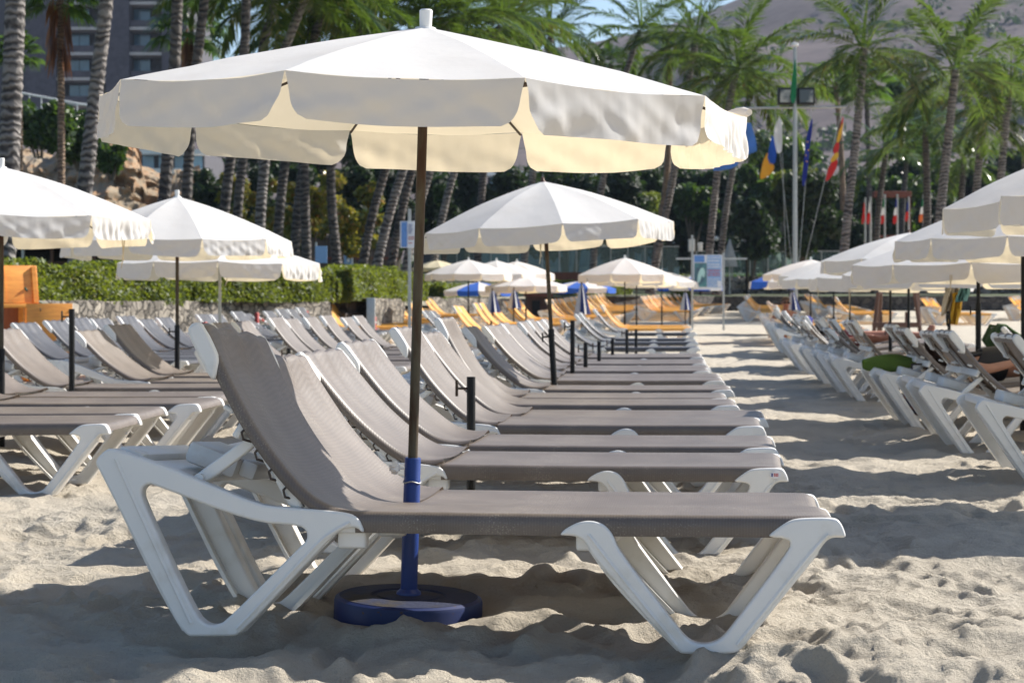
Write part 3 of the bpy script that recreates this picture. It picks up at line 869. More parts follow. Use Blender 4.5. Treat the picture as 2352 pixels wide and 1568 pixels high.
post(1010, 27, 744, 'black post among the dark loungers behind the hedge end')
post(1128, 33, 738, 'thin black post below the three overlapping parasols')

# ------------------------------------------------------------------ the loungers, row by row
GM, GA, GB, GRR = 'loungers of the middle row', 'loungers of the row left of the middle', 'loungers of the far left row', 'loungers of the right hand row'
lounger((0.835, 4.59), 'nearest lounger, taupe sling, in the front beside the blue disc base', GM, roll=4.0)
lounger((0.925, 5.36), 'second taupe lounger, close behind the nearest one, sunk in dug sand', GM, z=-0.055, roll=1.0, yaw=7, back=-6)
l3 = lounger((0.985, 6.55), 'third taupe lounger of the middle row, with an oval sticker on its foot end', GM, yaw=7, back=-12, z=-0.025)
e = MB(); e.lathe([(0, 0.0), (0.020, 0.0), (0.0195, 0.0015), (0, 0.0015)], seg=24); em = e.mesh('sticker')
em.transform(Matrix.Rotation(R(90), 4, 'X') @ Matrix.Diagonal((1.0, 0.62, 1, 1)))
sx = lp(1903, 1233); so = obj('sticker', em, pbr('sticker_white', (0.75, 0.75, 0.78), 0.4), l3, (sx[0], -LW - 0.0045, sx[1]))
for (dx, w, c) in ((-0.012, 0.005, (0.02, 0.03, 0.2)), (-0.004, 0.003, (0.5, 0.03, 0.04)), (0.002, 0.004, (0.5, 0.03, 0.04)), (0.008, 0.003, (0.5, 0.03, 0.04))):
    MB().box((dx, -0.0021, 0), (w, 0.001, 0.012)).build('sticker_mark', pbr('sticker_ink', c, 0.5), so)
lounger((1.065, 7.30), 'fourth taupe lounger of the middle row, right behind the stickered one', GM, yaw=6.5, back=-11, z=-0.01)
lounger((1.17, 8.45), 'fifth taupe lounger of the middle row, just behind the black T-screw post', GM, yaw=6, back=-6)
lounger((1.285, 9.2), 'sixth taupe lounger of the middle row', GM, yaw=6, back=-10, z=-0.01)
lounger((1.27, 10.2), 'seventh lounger of the middle row, back set steeper than its neighbours', GM, yaw=5, back=-1)
lounger((1.30, 10.95), 'eighth taupe lounger of the middle row', GM, yaw=5, back=-11)
lounger((1.46, 12.05), 'ninth taupe lounger of the middle row, before the second parasol pole', GM, yaw=5, back=-12)
lounger((1.57, 13.5), 'tenth taupe lounger of the middle row, behind the second parasol pole', GM, yaw=5, back=-13)
mid = [(1.63, 14.2, 0), (1.68, 15.5, 1), (1.76, 16.2, -2), (1.85, 17.4, 0), (1.92, 18.1, 2), (2.05, 19.6, -1), (2.11, 20.3, 1)]
for i, (x, z, b) in enumerate(mid):
    lounger((x, z), f'{ORD[11 + i]} lounger of the middle row counted from the front, taupe sling', GM, yaw=5, back=b - 14)
for i, (x, z) in enumerate([(2.46, 24.0), (2.69, 26.5), (2.82, 28.2), (3.17, 31.5)]):
    lounger((x, z), f'{ORD[i + 1]} black lounger of the middle row, just before the yellow ones', 'black loungers of the middle row', 'black', yaw=5, back=[-18, -12, -13, -11][i])
def far_row(name, group, pts, fabric, yaw=5, n0=1, spread=2.5):
    r = random.Random(len(pts) + int(pts[0][1] * 10))
    for i, (x, z) in enumerate(pts):
        lounger((x, z), f'{ORD[n0 + i]} {name}', group, fabric, yaw=yaw + r.uniform(-1.5, 1.5), back=r.uniform(-spread, spread) - (7 if fabric == 'yellow' else 12), far=True)
def line(x0, z0, x1, z1, n, pair=0.35):
    out = []
    for i in range(n):
        k = i // 2; t = (k * 2 + (0.35 * 2 * (i % 2)) * 1.0 + 0.0) / max(1, n - 1)
        out.append((x0 + (x1 - x0) * t, z0 + (z1 - z0) * t))
    return out
far_row('yellow lounger of the middle row behind the black ones', 'yellow loungers of the middle row', [(3.44, 35), (3.5, 35.8), (3.6, 37.2)], 'yellow', spread=1)
far_row('yellow lounger of the bunched rank left of the notice board', 'yellow loungers left of the notice board', line(5.75, 57.5, 6.9, 66, 13), 'yellow')
far_row('yellow lounger of the rank running behind the notice board', 'yellow loungers behind the notice board', line(7.0, 67, 9.1, 76.5, 13), 'yellow')

# the row left of the middle
A = [(-1.88, 8.6, 0), (-1.90, 9.4, 0), (-1.75, 10.35, 0), (-1.78, 11.15, -3), (-1.76, 12.35, -3), (-1.38, 13.3, -6), (-1.42, 14.4, -2), (-0.95, 16.6, -3), (-0.88, 17.4, -2),
     (-0.75, 18.7, 2), (-0.68, 19.6, -1), (-0.62, 20.9, 0), (-0.52, 21.7, 2), (-0.37, 23.0, -2), (-0.30, 23.8, 0)]
an = ['nearest taupe lounger of the left row, only its foot half in view', 'second taupe lounger of the left row, feet by the nearest one', 'third taupe lounger of the left row',
      'fourth taupe lounger of the left row, back at the picture edge', 'fifth taupe lounger of the left row, by the empty black post', 'taupe lounger half in parasol shade, left of the dark parasol pole',
      'half shaded taupe lounger just right of the dark parasol pole']
for i, (x, z, b) in enumerate(A):
    lounger((x, z), an[i] if i < len(an) else f'{ORD[i + 1]} lounger of the left row counted from the front, taupe sling', GA, yaw=[2, 2, 3, 3, 3, 4, 4][i] if i < 7 else 5, back=b - 11)
far_row('dark lounger of the left row, just before its yellow ones', 'dark loungers of the left row', [(0.32, 29.6), (0.42, 30.6)], 'black')
far_row('yellow lounger of the left row below the three overlapping parasols', 'yellow loungers of the left row', [(0.68, 32.6), (0.75, 33.5), (0.95, 36.2), (1.05, 37.1), (1.2, 39.0), (1.28, 39.9), (1.55, 41.6), (1.65, 42.6), (1.8, 44.5), (1.9, 45.4)], 'yellow')
far_row('yellow lounger left of the lone white parasol', 'yellow loungers left of the lone parasol', line(2.6, 47, 3.9, 57, 14), 'yellow')
far_row('yellow lounger of the rank behind the lone white parasol', 'yellow loungers behind the lone parasol', line(3.9, 58.5, 5.6, 75, 18), 'yellow')

# far left row with dark slings
zB = [18.35, 19.3, 20.0, 20.9, 21.9, 22.9, 23.75, 25.8, 26.7, 28.0, 28.8, 30.5, 31.4, 32.4, 33.2]
for i, z in enumerate(zB):
    lounger((-3.25 + 0.072 * (z - 18), z), f'{ORD[i + 1]} dark grey lounger of the far left row below the stone wall', GB, 'black', yaw=5, back=[-16, -14, -11, -13, -10][i % 5], far=z > 26)
far_row('yellow lounger of the far left row near the wall end', 'yellow loungers of the far left row', [(-2.0, 36), (-1.95, 36.9), (-1.8, 38.6), (-1.75, 39.5), (-1.6, 41.4), (-1.5, 42.3), (-1.3, 44.4), (-1.2, 45.3), (-1.0, 47.5), (-0.9, 48.4), (-0.7, 50.6), (-0.6, 51.5)], 'yellow')

# right hand row: heads to the path
Rr_ = [(2.33, 9.35, 1), (2.44, 11.15, 0), (2.50, 11.95, -2), (2.58, 13.05, -1), (2.63, 13.9, 1), (2.88, 16.75, 2), (2.95, 17.5, 0), (3.05, 18.6, -10), (3.12, 19.4, 1), (3.22, 20.6, 0), (3.30, 21.3, 3),
       (3.45, 23.0, -4), (3.52, 23.8, 2), (3.66, 25.2, 0), (3.74, 26.0, 3)]
rn = ['nearest lounger of the right row, white tail frame cut by the picture edge', 'second lounger of the right row, before the dark haired woman',
      'third lounger of the right row, right beside the sunbathing woman', 'fourth lounger of the right row, the one the dark haired woman lies on', 'fifth lounger of the right row, left of the sunbathing woman']
for i, (x, z, b) in enumerate(Rr_):
    lounger((x + 2.02 + (0.04 if i % 2 == 0 and i else 0), z - 0.17), rn[i] if i < len(rn) else f'{ORD[i + 1]} lounger of the right row counted from the front, taupe sling', GRR, yaw=5, pitch=-6, back=b - 4, z=-0.085)
towel_l = lounger((3.92 + 1.955, 15.1), 'lounger with a dark green towel over its back, behind the right row', None, yaw=5, back=-16)
for i, (x, z) in enumerate([(4.05, 28.2), (4.13, 29.0), (4.3, 31.0), (4.42, 32.0)]):
    lounger((x + 1.955, z), f'{ORD[i + 1]} black lounger of the right row, around the man in sunglasses', 'black loungers of the right row', 'black', yaw=5, back=[-14, -11, -16, -10][i])
far_row('yellow lounger of the right row beside the path', 'yellow loungers of the right row', [(4.75 + 1.955, 34.5), (4.85 + 1.955, 35.4), (5.1 + 1.955, 37.5), (5.2 + 1.955, 38.4), (5.6 + 1.955, 41.5), (5.7 + 1.955, 42.4)], 'yellow')
far_row('yellow lounger far along the right edge of the path', 'yellow loungers far along the path', line(7.0 + 1.955, 57, 9.2 + 1.955, 73, 12), 'yellow')
far_row('yellow lounger of the second file beyond the path edge', 'yellow loungers of the second file beyond the path', line(9.75 + 1.955, 60, 11.6 + 1.955, 74, 12), 'yellow')
far_row('yellow lounger of the short rank left of the wooden trestle', 'yellow loungers left of the trestle', line(9.15 + 1.955, 53, 9.9 + 1.955, 57.5, 6), 'yellow')
far_row('yellow lounger of the short rank right of the wooden trestle', 'yellow loungers right of the trestle', line(11.75 + 1.955, 52, 12.1 + 1.955, 55, 4), 'yellow')
far_row('yellow lounger of the rank at the far right edge', 'yellow loungers at the far right edge', line(15.6 + 1.955, 58, 17.2 + 1.955, 63, 6), 'yellow')
# ------------------------------------------------------------------ setting behind the beach
WALL = [(-13.0, 6.0), (-9.1, 16.0), (-6.83, 25.0), (-4.9, 33.5), (-2.9, 41.5)]
WALL2 = [(-2.3, 52.0), (1.6, 69.0), (8.8, 80.0), (34.0, 80.0)]

def stone_mat(name, c1, c2, mortar, sc):
    m, nt, b, out = nodes_of(name)
    v = tex(nt, 'voronoi', sc, stretch=(1, 1, 1.3)); e = tex(nt, 'edge', sc, stretch=(1, 1, 1.3)); n = tex(nt, 'noise', 14, 6)
    sep = nt.nodes.new('ShaderNodeSeparateColor'); nt.links.new(v.outputs['Color'], sep.inputs[0])
    a = nt.nodes.new('ShaderNodeMath'); a.operation = 'MULTIPLY_ADD'; a.inputs[1].default_value = 0.6
    nt.links.new(sep.outputs[0], a.inputs[0]); 
    s2 = nt.nodes.new('ShaderNodeMath'); s2.operation = 'MULTIPLY'; s2.inputs[1].default_value = 0.5; nt.links.new(n.outputs[0], s2.inputs[0]); nt.links.new(s2.outputs[0], a.inputs[2])
    cst = ramp(nt, a.outputs[0], [(0.15, c1), (0.9, c2)])
    fac = ramp(nt, e.outputs[0], [(0.01, (0.1, 0.1, 0.1)), (0.10, (1, 1, 1))])
    for t_ in (v, e):
        src = t_.inputs['Vector'].links[0].from_socket; ad = nt.nodes.new('ShaderNodeVectorMath'); ad.operation = 'MULTIPLY_ADD'; ad.inputs[1].default_value = (0.35, 0.35, 0.35)
        nz = tex(nt, 'noise', 5, 4); nt.links.new(nz.outputs['Color'], ad.inputs[0]); nt.links.new(src, ad.inputs[2]); nt.links.new(ad.outputs[0], t_.inputs['Vector'])
    mx = nt.nodes.new('ShaderNodeMix'); mx.data_type = 'RGBA'
    nt.links.new(fac, mx.inputs[0]); mx.inputs[6].default_value = (*mortar, 1); nt.links.new(cst, mx.inputs[7])
    nt.links.new(mx.outputs[2], b.inputs['Base Color']); b.inputs['Roughness'].default_value = 0.9
    bump(nt, b, fac, 0.8, 0.05)
    return m
M['wall_stone'] = stone_mat('rubble_stone', (0.05, 0.043, 0.036), (0.36, 0.32, 0.265), (0.02, 0.018, 0.016), 4.8)
M['lava_stone'] = stone_mat('dark_lava_stone', (0.045, 0.04, 0.04), (0.12, 0.105, 0.095), (0.02, 0.018, 0.018), 3.0)
M['pale_rock'] = stone_mat('pale_boulders', (0.12, 0.11, 0.10), (0.36, 0.33, 0.30), (0.02, 0.02, 0.02), 2.0)
M['soil'] = pbr('garden_soil_and_lawn', (0.05, 0.085, 0.022), 0.95, 0.3, 0.6, c2=(0.06, 0.05, 0.03))
M['hedge'] = leaf_mat('hedge_leaves', [(0.0, (0.020, 0.040, 0.008)), (0.45, (0.045, 0.078, 0.010)), (0.85, (0.13, 0.165, 0.016)), (1.0, (0.20, 0.17, 0.03))], 0.55, (0.30, 0.37, 0.03), 0.34)
M['bush'] = leaf_mat('broad_leaves', [(0.0, (0.012, 0.030, 0.008)), (0.6, (0.028, 0.062, 0.012)), (1.0, (0.07, 0.12, 0.016))], 0.4, (0.13, 0.24, 0.025), 0.26)
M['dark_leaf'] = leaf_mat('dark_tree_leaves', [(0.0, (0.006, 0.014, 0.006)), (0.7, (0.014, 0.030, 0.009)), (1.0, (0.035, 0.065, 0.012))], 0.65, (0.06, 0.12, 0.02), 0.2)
M['croton'] = leaf_mat('croton_leaves', [(0.0, (0.04, 0.07, 0.01)), (0.5, (0.12, 0.15, 0.015)), (0.8, (0.30, 0.24, 0.03)), (1.0, (0.38, 0.13, 0.03))], 0.35, (0.4, 0.36, 0.04), 0.35)
M['palm_leaf'] = leaf_mat('palm_fronds', [(0.0, (0.014, 0.034, 0.010)), (0.6, (0.036, 0.074, 0.014)), (0.92, (0.09, 0.12, 0.02)), (1.0, (0.20, 0.16, 0.05))], 0.24, (0.17, 0.28, 0.03), 0.27)
M['fan_leaf'] = leaf_mat('fan_palm_leaves', [(0.0, (0.018, 0.045, 0.012)), (0.7, (0.045, 0.09, 0.016)), (1.0, (0.10, 0.14, 0.025))], 0.3, (0.16, 0.30, 0.035), 0.28)
M['dead_leaf'] = leaf_mat('dead_palm_skirt', [(0.0, (0.16, 0.055, 0.02)), (1.0, (0.30, 0.12, 0.04))], 0.7, (0.3, 0.12, 0.04), 0.2)
M['bark'] = pbr('shrub_bark', (0.10, 0.08, 0.06), 0.9, 0.3, 10)
def trunk_mat(name, light, dark, freq):
    m, nt, b, out = nodes_of(name)
    tc = nt.nodes.new('ShaderNodeTexCoord')
    w = nt.nodes.new('ShaderNodeTexWave'); w.bands_direction = 'Z'; w.inputs['Scale'].default_value = freq; w.inputs['Distortion'].default_value = 11.0; w.inputs['Detail'].default_value = 4; w.inputs['Detail Scale'].default_value = 1.2
    nt.links.new(tc.outputs['Object'], w.inputs[0])
    n = tex(nt, 'noise', 3.5, 5)
    a = nt.nodes.new('ShaderNodeMath'); a.operation = 'MULTIPLY_ADD'; a.inputs[1].default_value = 0.9; nt.links.new(n.outputs[0], a.inputs[0])
    h = nt.nodes.new('ShaderNodeMath'); h.operation = 'MULTIPLY'; h.inputs[1].default_value = 0.42; nt.links.new(w.outputs['Fac'], h.inputs[0]); nt.links.new(h.outputs[0], a.inputs[2])
    nt.links.new(ramp(nt, a.outputs[0], [(0.42, dark), (0.58, tuple((x + y) / 2.4 for x, y in zip(light, dark))), (0.84, light)]), b.inputs['Base Color'])
    b.inputs['Roughness'].default_value = 0.85
    bump(nt, b, w.outputs['Fac'], 0.7, 0.03)
    return m
M['coco_trunk'] = trunk_mat('coconut_trunk', (0.22, 0.20, 0.185), (0.035, 0.03, 0.03), 2.6)
M['dark_trunk'] = trunk_mat('dark_palm_trunk', (0.11, 0.095, 0.085), (0.018, 0.016, 0.017), 2.4)
M['brown_trunk'] = trunk_mat('brown_palm_trunk', (0.26, 0.18, 0.12), (0.09, 0.06, 0.045), 4)
M['plaster'] = pbr('grey_render', (0.085, 0.083, 0.095), 0.85, 0.1, 3)
M['slab'] = pbr('pale_balcony_slab', (0.46, 0.44, 0.42), 0.8, 0.08, 3)
M['white_paint'] = pbr('white_painted_render', (0.78, 0.77, 0.75), 0.6, 0.05, 3)
M['glass'] = pbr('blue_window_glass', (0.10, 0.20, 0.30), 0.08, 0.2, 0.5, spec=0.8)
M['dark'] = pbr('interior_shade', (0.015, 0.013, 0.012), 0.9)  # near-black colour stands in for the shade inside
M['red_paint'] = pbr('red_paint', (0.42, 0.035, 0.025), 0.5, 0.1)
M['sign_white'] = pbr('sign_white', (0.72, 0.73, 0.76), 0.4, 0.03)
M['sign_blue'] = pbr('sign_blue', (0.10, 0.24, 0.55), 0.4, 0.15, 30)
M['sign_pale'] = pbr('sign_pale_blue', (0.25, 0.42, 0.68), 0.4, 0.1, 30)

# --- ground behind the walls and the hills (structure)
def strip(name, front, back, mat, label, cat, lift=0.0):
    mb = MB()
    mb.grid([front, back], sm=False)
    o = mb.build(name, mat, None, fix=True); tag(o, label, cat, kind='structure'); return o
fr = [(-60, 6, .92), (-13.1, 6.2, .92), (-9.2, 16.2, .92), (-6.95, 25.2, .92), (-5.0, 33.7, .95), (-3.0, 41.7, .95), (-2.5, 52.2, 1.1), (1.5, 69.3, 1.2), (8.8, 80.4, 1.24), (34, 80.4, 1.24), (90, 80.4, 1.24)]
bk_ = [(-140, 110, 4.0), (-60, 118, 4.0), (-45, 120, 4.0), (-32, 122, 4.0), (-22, 122, 3.6), (-14, 122, 3.2), (-6, 122, 3.0), (6, 122, 3.0), (16, 122, 3.0), (50, 122, 3.0), (140, 120, 3.0)]
strip('garden_ground', fr, bk_, M['soil'], 'planted garden ground behind the beach walls', 'ground')

def hills():
    xs = np.linspace(-900, 900, 240); ys = np.linspace(118, 1150, 130)
    X, Y = np.meshgrid(xs, ys)
    def sm(a, b, v):
        t = np.clip((v - a) / (b - a), 0, 1); return t * t * (3 - 2 * t)
    ang = X / Y
    # crest heights seen from the beach, per direction
    ax = np.array([-1.2, -0.5, -0.28, -0.2, -0.05, 0.035, 0.055, 0.075, 0.10, 0.125, 0.15, 0.19, 0.24, 0.30, 0.5, 1.2])
    ay = np.array([0.10, 0.11, 0.13, 0.125, 0.125, 0.134, 0.138, 0.143, 0.150, 0.160, 0.172, 0.185, 0.195, 0.20, 0.19, 0.15])
    crest = np.interp(ang, ax, ay) * 820
    prof = sm(118, 850, Y) ** 1.25 * (1 - 0.4 * sm(870, 1150, Y))
    Z = 3.0 + crest * prof
    n = 22 * vnoise(X / 130, Y / 130, 61) + 10 * vnoise(X / 50, Y / 50, 62) + 5 * vnoise(X / 22, Y / 22, 63)
    gul = -16 * np.abs(vnoise((X + Y * 0.25) / 75, Y / 260, 64))
    Z += (n + gul) * sm(150, 520, Y) * (0.12 + 0.88 * (1 - sm(420, 720, Y)))
    Z = np.where(Y < 122, 2.6, Z)
    ny, nx = X.shape
    idx = np.arange(ny * nx).reshape(ny, nx)
    f = np.stack([idx[:-1, :-1], idx[:-1, 1:], idx[1:, 1:], idx[1:, :-1]], -1).reshape(-1)
    m, nt, b, out = nodes_of('dry_hazed_hillside')
    t = tex(nt, 'noise', 0.010, 8, rough=0.65); t2 = tex(nt, 'noise', 0.12, 5, rough=0.7)
    a = nt.nodes.new('ShaderNodeMath'); a.operation = 'MULTIPLY_ADD'; a.inputs[1].default_value = 0.55; nt.links.new(t2.outputs[0], a.inputs[0])
    h = nt.nodes.new('ShaderNodeMath'); h.operation = 'MULTIPLY'; h.inputs[1].default_value = 0.5; nt.links.new(t.outputs[0], h.inputs[0]); nt.links.new(h.outputs[0], a.inputs[2])
    nt.links.new(ramp(nt, a.outputs[0], [(0.36, (0.04, 0.045, 0.03)), (0.46, (0.10, 0.083, 0.082)), (0.7, (0.17, 0.138, 0.135))]), b.inputs['Base Color'])  # dry ground colours greyed towards purple, carrying part of the haze
    b.inputs['Roughness'].default_value = 1.0; b.inputs['Specular IOR Level'].default_value = 0.1
    o = obj('hills', np_mesh('hills', np.stack([X, Y, Z], -1).reshape(-1, 3), f, 4, smooth_all=True), m)
    tag(o, 'dry brown mountainside fading in haze behind the palms', 'hill', kind='structure')
    return xs, ys, Z
HXS, HYS, HZ = hills()
def hill_z(x, y):
    i = int(np.argmin(np.abs(HYS - y))); j = int(np.argmin(np.abs(HXS - x))); return float(HZ[i, j])

# --- walls
def wall(name, pts, z0, z1, mat, label, thick=0.35, rough=0.05, cell=0.12, group=None):
    mb = MB()
    P = [Vector((p[0], p[1], 0)) for p in pts]
    for a, b in zip(P, P[1:]):
        d = b - a; L = d.length; d.normalize(); nrm = Vector((d.y, -d.x, 0))
        if nrm.y > 0 and abs(nrm.x) < 0.2: nrm = -nrm
        if nrm.x < 0 and abs(nrm.y) < 0.99 and nrm.y > 0: nrm = -nrm
        nx_, nz_ = max(2, int(L / cell)), max(2, int((z1 - z0) / cell))
        G = []
        for j in range(nz_ + 4):
            row = []
            for i in range(nx_ + 1):
                q = a + d * (L * i / nx_)
                if j <= nz_: q = q + Vector((0, 0, z0 + (z1 - z0) * j / nz_)); off = 0
                else: q = q + Vector((0, 0, z1)) - nrm * (thick * (j - nz_) / 3)
                v = mnoise.cell_vector(q * 4.0); k = mnoise.noise(q * 5)
                q = q + nrm * (rough * (v.x - 0.5) + rough * 0.5 * k) + Vector((0, 0, rough * 0.6 * k if j >= nz_ - 1 else 0))
                row.append(q)
            G.append(row)
        mb.grid(G, sm=False)
        q = b - nrm * thick
        mb.poly([b + Vector((0, 0, z0)), q + Vector((0, 0, z0)), q + Vector((0, 0, z1)), b + Vector((0, 0, z1))])
    o = mb.build(name, mat, None, ang=0, fix=False); tag(o, label, 'wall', group); return o
w1 = WALL[:4] + [(X_at(762, 36.0), 36.0)]
wall('stone_wall', w1, -0.2, 0.95, M['wall_stone'], 'low rubble stone wall below the clipped hedge at left')
wall('stone_wall', [(X_at(850, 37.5), 37.5), (X_at(928, 41.5), 41.5)], -0.1, 1.02, M['wall_stone'], 'short stretch of stone wall just left of the parasol pole')
wall('stone_wall', WALL2[:2] + [(3.0, 72.0)], 0.1, 1.10, M['wall_stone'], 'stone wall behind the yellow loungers in the middle', cell=0.2)
wall('stone_wall', [(3.05, 72.05), (8.8, 80.0), (34, 80)], 0.3, 1.26, M['lava_stone'], 'dark lava stone wall along the back of the beach at right', cell=0.3)
wall('rock_wall', [(2.2, 82.0), (9.0, 84.0), (32, 84.5)], 1.0, 2.15, M['pale_rock'], 'rough boulder wall above the dark beach wall at right', cell=0.16, rough=0.28, thick=0.8)
# dark steps between the two left walls, with a pale post beside them
mb = MB()
a = Vector((X_at(766, 36.2), 36.2, 0)); b_ = Vector((X_at(846, 37.6), 37.6, 0))
for k in range(4):
    c = (a + b_) / 2 + Vector((0.0, 0.5 + 0.3 * k, 0.12 + 0.24 * k)); mb.box(c, ((b_ - a).length * 0.98, 0.3, 0.24), (0, 0, math.atan2(b_.y - a.y, b_.x - a.x)))
tag(mb.build('stone_steps', M['lava_stone']), 'dark stone steps in the gap of the wall left of the big pole', 'steps')
c = at(852, 697, 35); mb = MB(); mb.box((c.x, 35, 0.5), (0.16, 0.12, 1.05), None, 0.01); mb.box((c.x, 34.93, 0.3), (0.05, 0.02, 0.05))
tag(mb.build('shower_post', M['galv']), 'pale square metal shower post in front of the dark steps', 'post')

# --- leaves
def leaf_quads(P, N, size, r, flat=0.5):
    """rhombic leaves centred at P, roughly facing N"""
    n = len(P)
    rn = r.normal(size=(n, 3)); nn = N * flat + rn * (1 - flat) * 0.9; nn /= np.linalg.norm(nn, axis=1, keepdims=True) + 1e-9
    t = np.cross(nn, r.normal(size=(n, 3))); t /= np.linalg.norm(t, axis=1, keepdims=True) + 1e-9
    b = np.cross(nn, t)
    s = (size * r.uniform(0.6, 1.4, n))[:, None]
    v = np.stack([P - t * s, P - b * s * 0.45, P + t * s, P + b * s * 0.45], 1).reshape(-1, 3)
    return v
def leaf_obj(name, v, mat, parent=None):
    return obj(name, np_mesh(name, v, np.arange(len(v)), 4), mat, parent)

def hedge(p0, p1, z0, z1, width, label, n, size=0.045, seed=1, group='clipped hedges above the stone wall'):
    r = np.random.default_rng(seed)
    a = np.array(p0, float); b = np.array(p1, float); d = b - a; L = np.linalg.norm(d); d /= L; nr = np.array([d[1], -d[0]])
    root = empty('hedge', ((a[0] + b[0]) / 2, (a[1] + b[1]) / 2, z0)); tag(root, label, 'hedge', group)
    o = np.array([(a[0] + b[0]) / 2, (a[1] + b[1]) / 2, z0])
    h = z1 - z0
    # points on front, top, ends
    k = r.choice(4, n, p=[0.46, 0.34, 0.08, 0.12])
    u = r.random(n) * L; w = r.random(n); zz = r.random(n) * h
    N = np.zeros((n, 3)); P2 = np.zeros((n, 3))
    lump = 0.07 * np.sin(u * 2.3 + seed) + 0.05 * np.sin(u * 5.1) 
    inn = np.abs(r.normal(0, 0.05, n))
    off = np.where(k == 0, width / 2 - inn + 0.04 * np.sin(u * 3 + zz * 6), (w - 0.5) * width)
    zf = np.where(k == 1, h - inn + lump, zz)
    uu = np.where(k == 2, inn, u); uu = np.where(k == 3, L - inn, uu)
    P2[:, 0] = a[0] + d[0] * uu + nr[0] * off; P2[:, 1] = a[1] + d[1] * uu + nr[1] * off; P2[:, 2] = z0 + zf
    N[:, 0] = np.where(k == 0, nr[0], np.where(k == 2, -d[0], np.where(k == 3, d[0], 0)))
    N[:, 1] = np.where(k == 0, nr[1], np.where(k == 2, -d[1], np.where(k == 3, d[1], 0)))
    N[:, 2] = np.where(k == 1, 1.0, 0.25)
    leaf_obj('foliage', leaf_quads(P2 - o, N, size, r, 0.45), M['hedge'], root)
    c = (a + b) / 2
    mb = MB(); mb.box((0, 0, h / 2 - 0.05), (L - 0.12, width - 0.16, h - 0.12), (0, 0, math.atan2(d[1], d[0])), 0.05)  # added solid core, its dark colour stands for shade inside the hedge
    mb.build('dark_core', M['dark_leaf'], root)
h0 = [(X_at(p, z), z) for p, z in ((20, 26.0), (400, 31.5), (728, 36.5), (760, 37.0), (905, 42.5), (948, 44.2), (1090, 62))]
hedge((-11.0, 14), h0[0], 0.9, 1.47, 0.8, 'clipped hedge at the left edge behind the orange chest', 9000, seed=1)
hedge(h0[0], h0[1], 0.9, 1.46, 0.8, 'clipped green hedge on the stone wall, left stretch behind the low parasol', 16000, seed=2)
hedge(h0[1], h0[2], 0.95, 1.50, 0.8, 'clipped green hedge on the stone wall, middle stretch under the low parasol', 16000, seed=3)
hedge((h0[2][0] + 0.05, h0[2][1] + .3), (h0[3][0], h0[3][1] + .3), 0.95, 1.42, 0.7, 'short shaded hedge piece in the gap of the clipped hedge', 3000, seed=4)
hedge(h0[3], h0[4], 0.98, 1.62, 0.9, 'taller clipped hedge block by the steps left of the big pole', 16000, seed=5)
hedge((h0[4][0] + .1, h0[4][1] + .2), h0[5], 1.0, 1.58, 0.8, 'small clipped hedge end right beside the big parasol pole', 3000, seed=6)
hedge((X_at(985, 53.5), 53.5), h0[6], 1.05, 1.45, 0.9, 'far clipped hedge beneath the three overlapping parasols', 7000, size=0.06, seed=7)
hedge((1.9, 71.6), (4.6, 76.5), 1.1, 1.75, 0.9, 'low hedge behind the lone white parasol', 5000, size=0.07, seed=8)

def blob_tree(base, label, cat, blobs, size, n, mat, seed, group=None, trunk=None, name='leafy_tree', tr=0.12):
    r = np.random.default_rng(seed)
    root = empty(name, base); tag(root, label, cat, group)
    vol = np.array([b[3] ** 2 for b in blobs]); pr = vol / vol.sum()
    k = r.choice(len(blobs), n, p=pr); B = np.array(blobs, float)
    d = r.normal(size=(n, 3)); d /= np.linalg.norm(d, axis=1, keepdims=True)
    rad = B[k, 3] * (0.55 + 0.5 * r.random(n) ** 0.6) * (1 + 0.18 * np.sin(d[:, 0] * 7 + k) * np.sin(d[:, 2] * 6 + k * 2))
    P = B[k, :3] + d * rad[:, None] * np.array([1, 1, 0.85])
    leaf_obj('crown' if trunk else 'foliage', leaf_quads(P, d + np.array([0, 0, 0.3]), size, r, 0.5), mat, root)
    mb = MB()
    top = max(b[2] for b in blobs)
    if trunk:
        for b in blobs[:5]:
            mb.tube([(0, 0, -0.3), (b[0] * 0.15, b[1] * 0.15, b[2] * 0.45), (b[0] * 0.9, b[1] * 0.9, b[2])], [tr, tr * 0.7, tr * 0.25], 7)
        mb.build('trunk', M['bark'], root)
    else:
        for b in blobs[:4]:
            mb.tube([(b[0] * 0.3, b[1] * 0.3, -0.2), (b[0], b[1], b[2])], [0.05, 0.015], 6)
        mb.build('stem', M['bark'], root)
    return root
def bush_px(px, Z, y0, y1, wpx, label, mat='bush', n=2500, seed=1, cat='bush', name='bush', trunk=False, size=None, group=None, nb=9, zbase=None):
    s = Z / F
    r = random.Random(seed)
    zt = CAMH - (y0 - HOR) * s; zb = CAMH - (y1 - HOR) * s
    if zbase is None: zbase = zb
    W_, H_ = wpx * s / 2, zt - zb
    bl = []
    for i in range(nb):
        rr = r.uniform(0.30, 0.45) * min(W_, H_ * 0.8)
        bl.append((r.uniform(-1, 1) * (W_ - rr), r.uniform(-0.5, 0.5) * W_ * 0.6, (zb - zbase) + rr * 0.6 + r.random() ** 0.8 * max(0.05, H_ - rr * 1.5), rr))
    bl.append((0, 0, (zb - zbase) + H_ * 0.5, 0.5 * min(W_, H_)))
    return blob_tree((X_at(px, Z), Z, zbase), label, cat, bl, size or max(0.05, 0.0022 * Z), n, M[mat], seed, group, trunk, name)

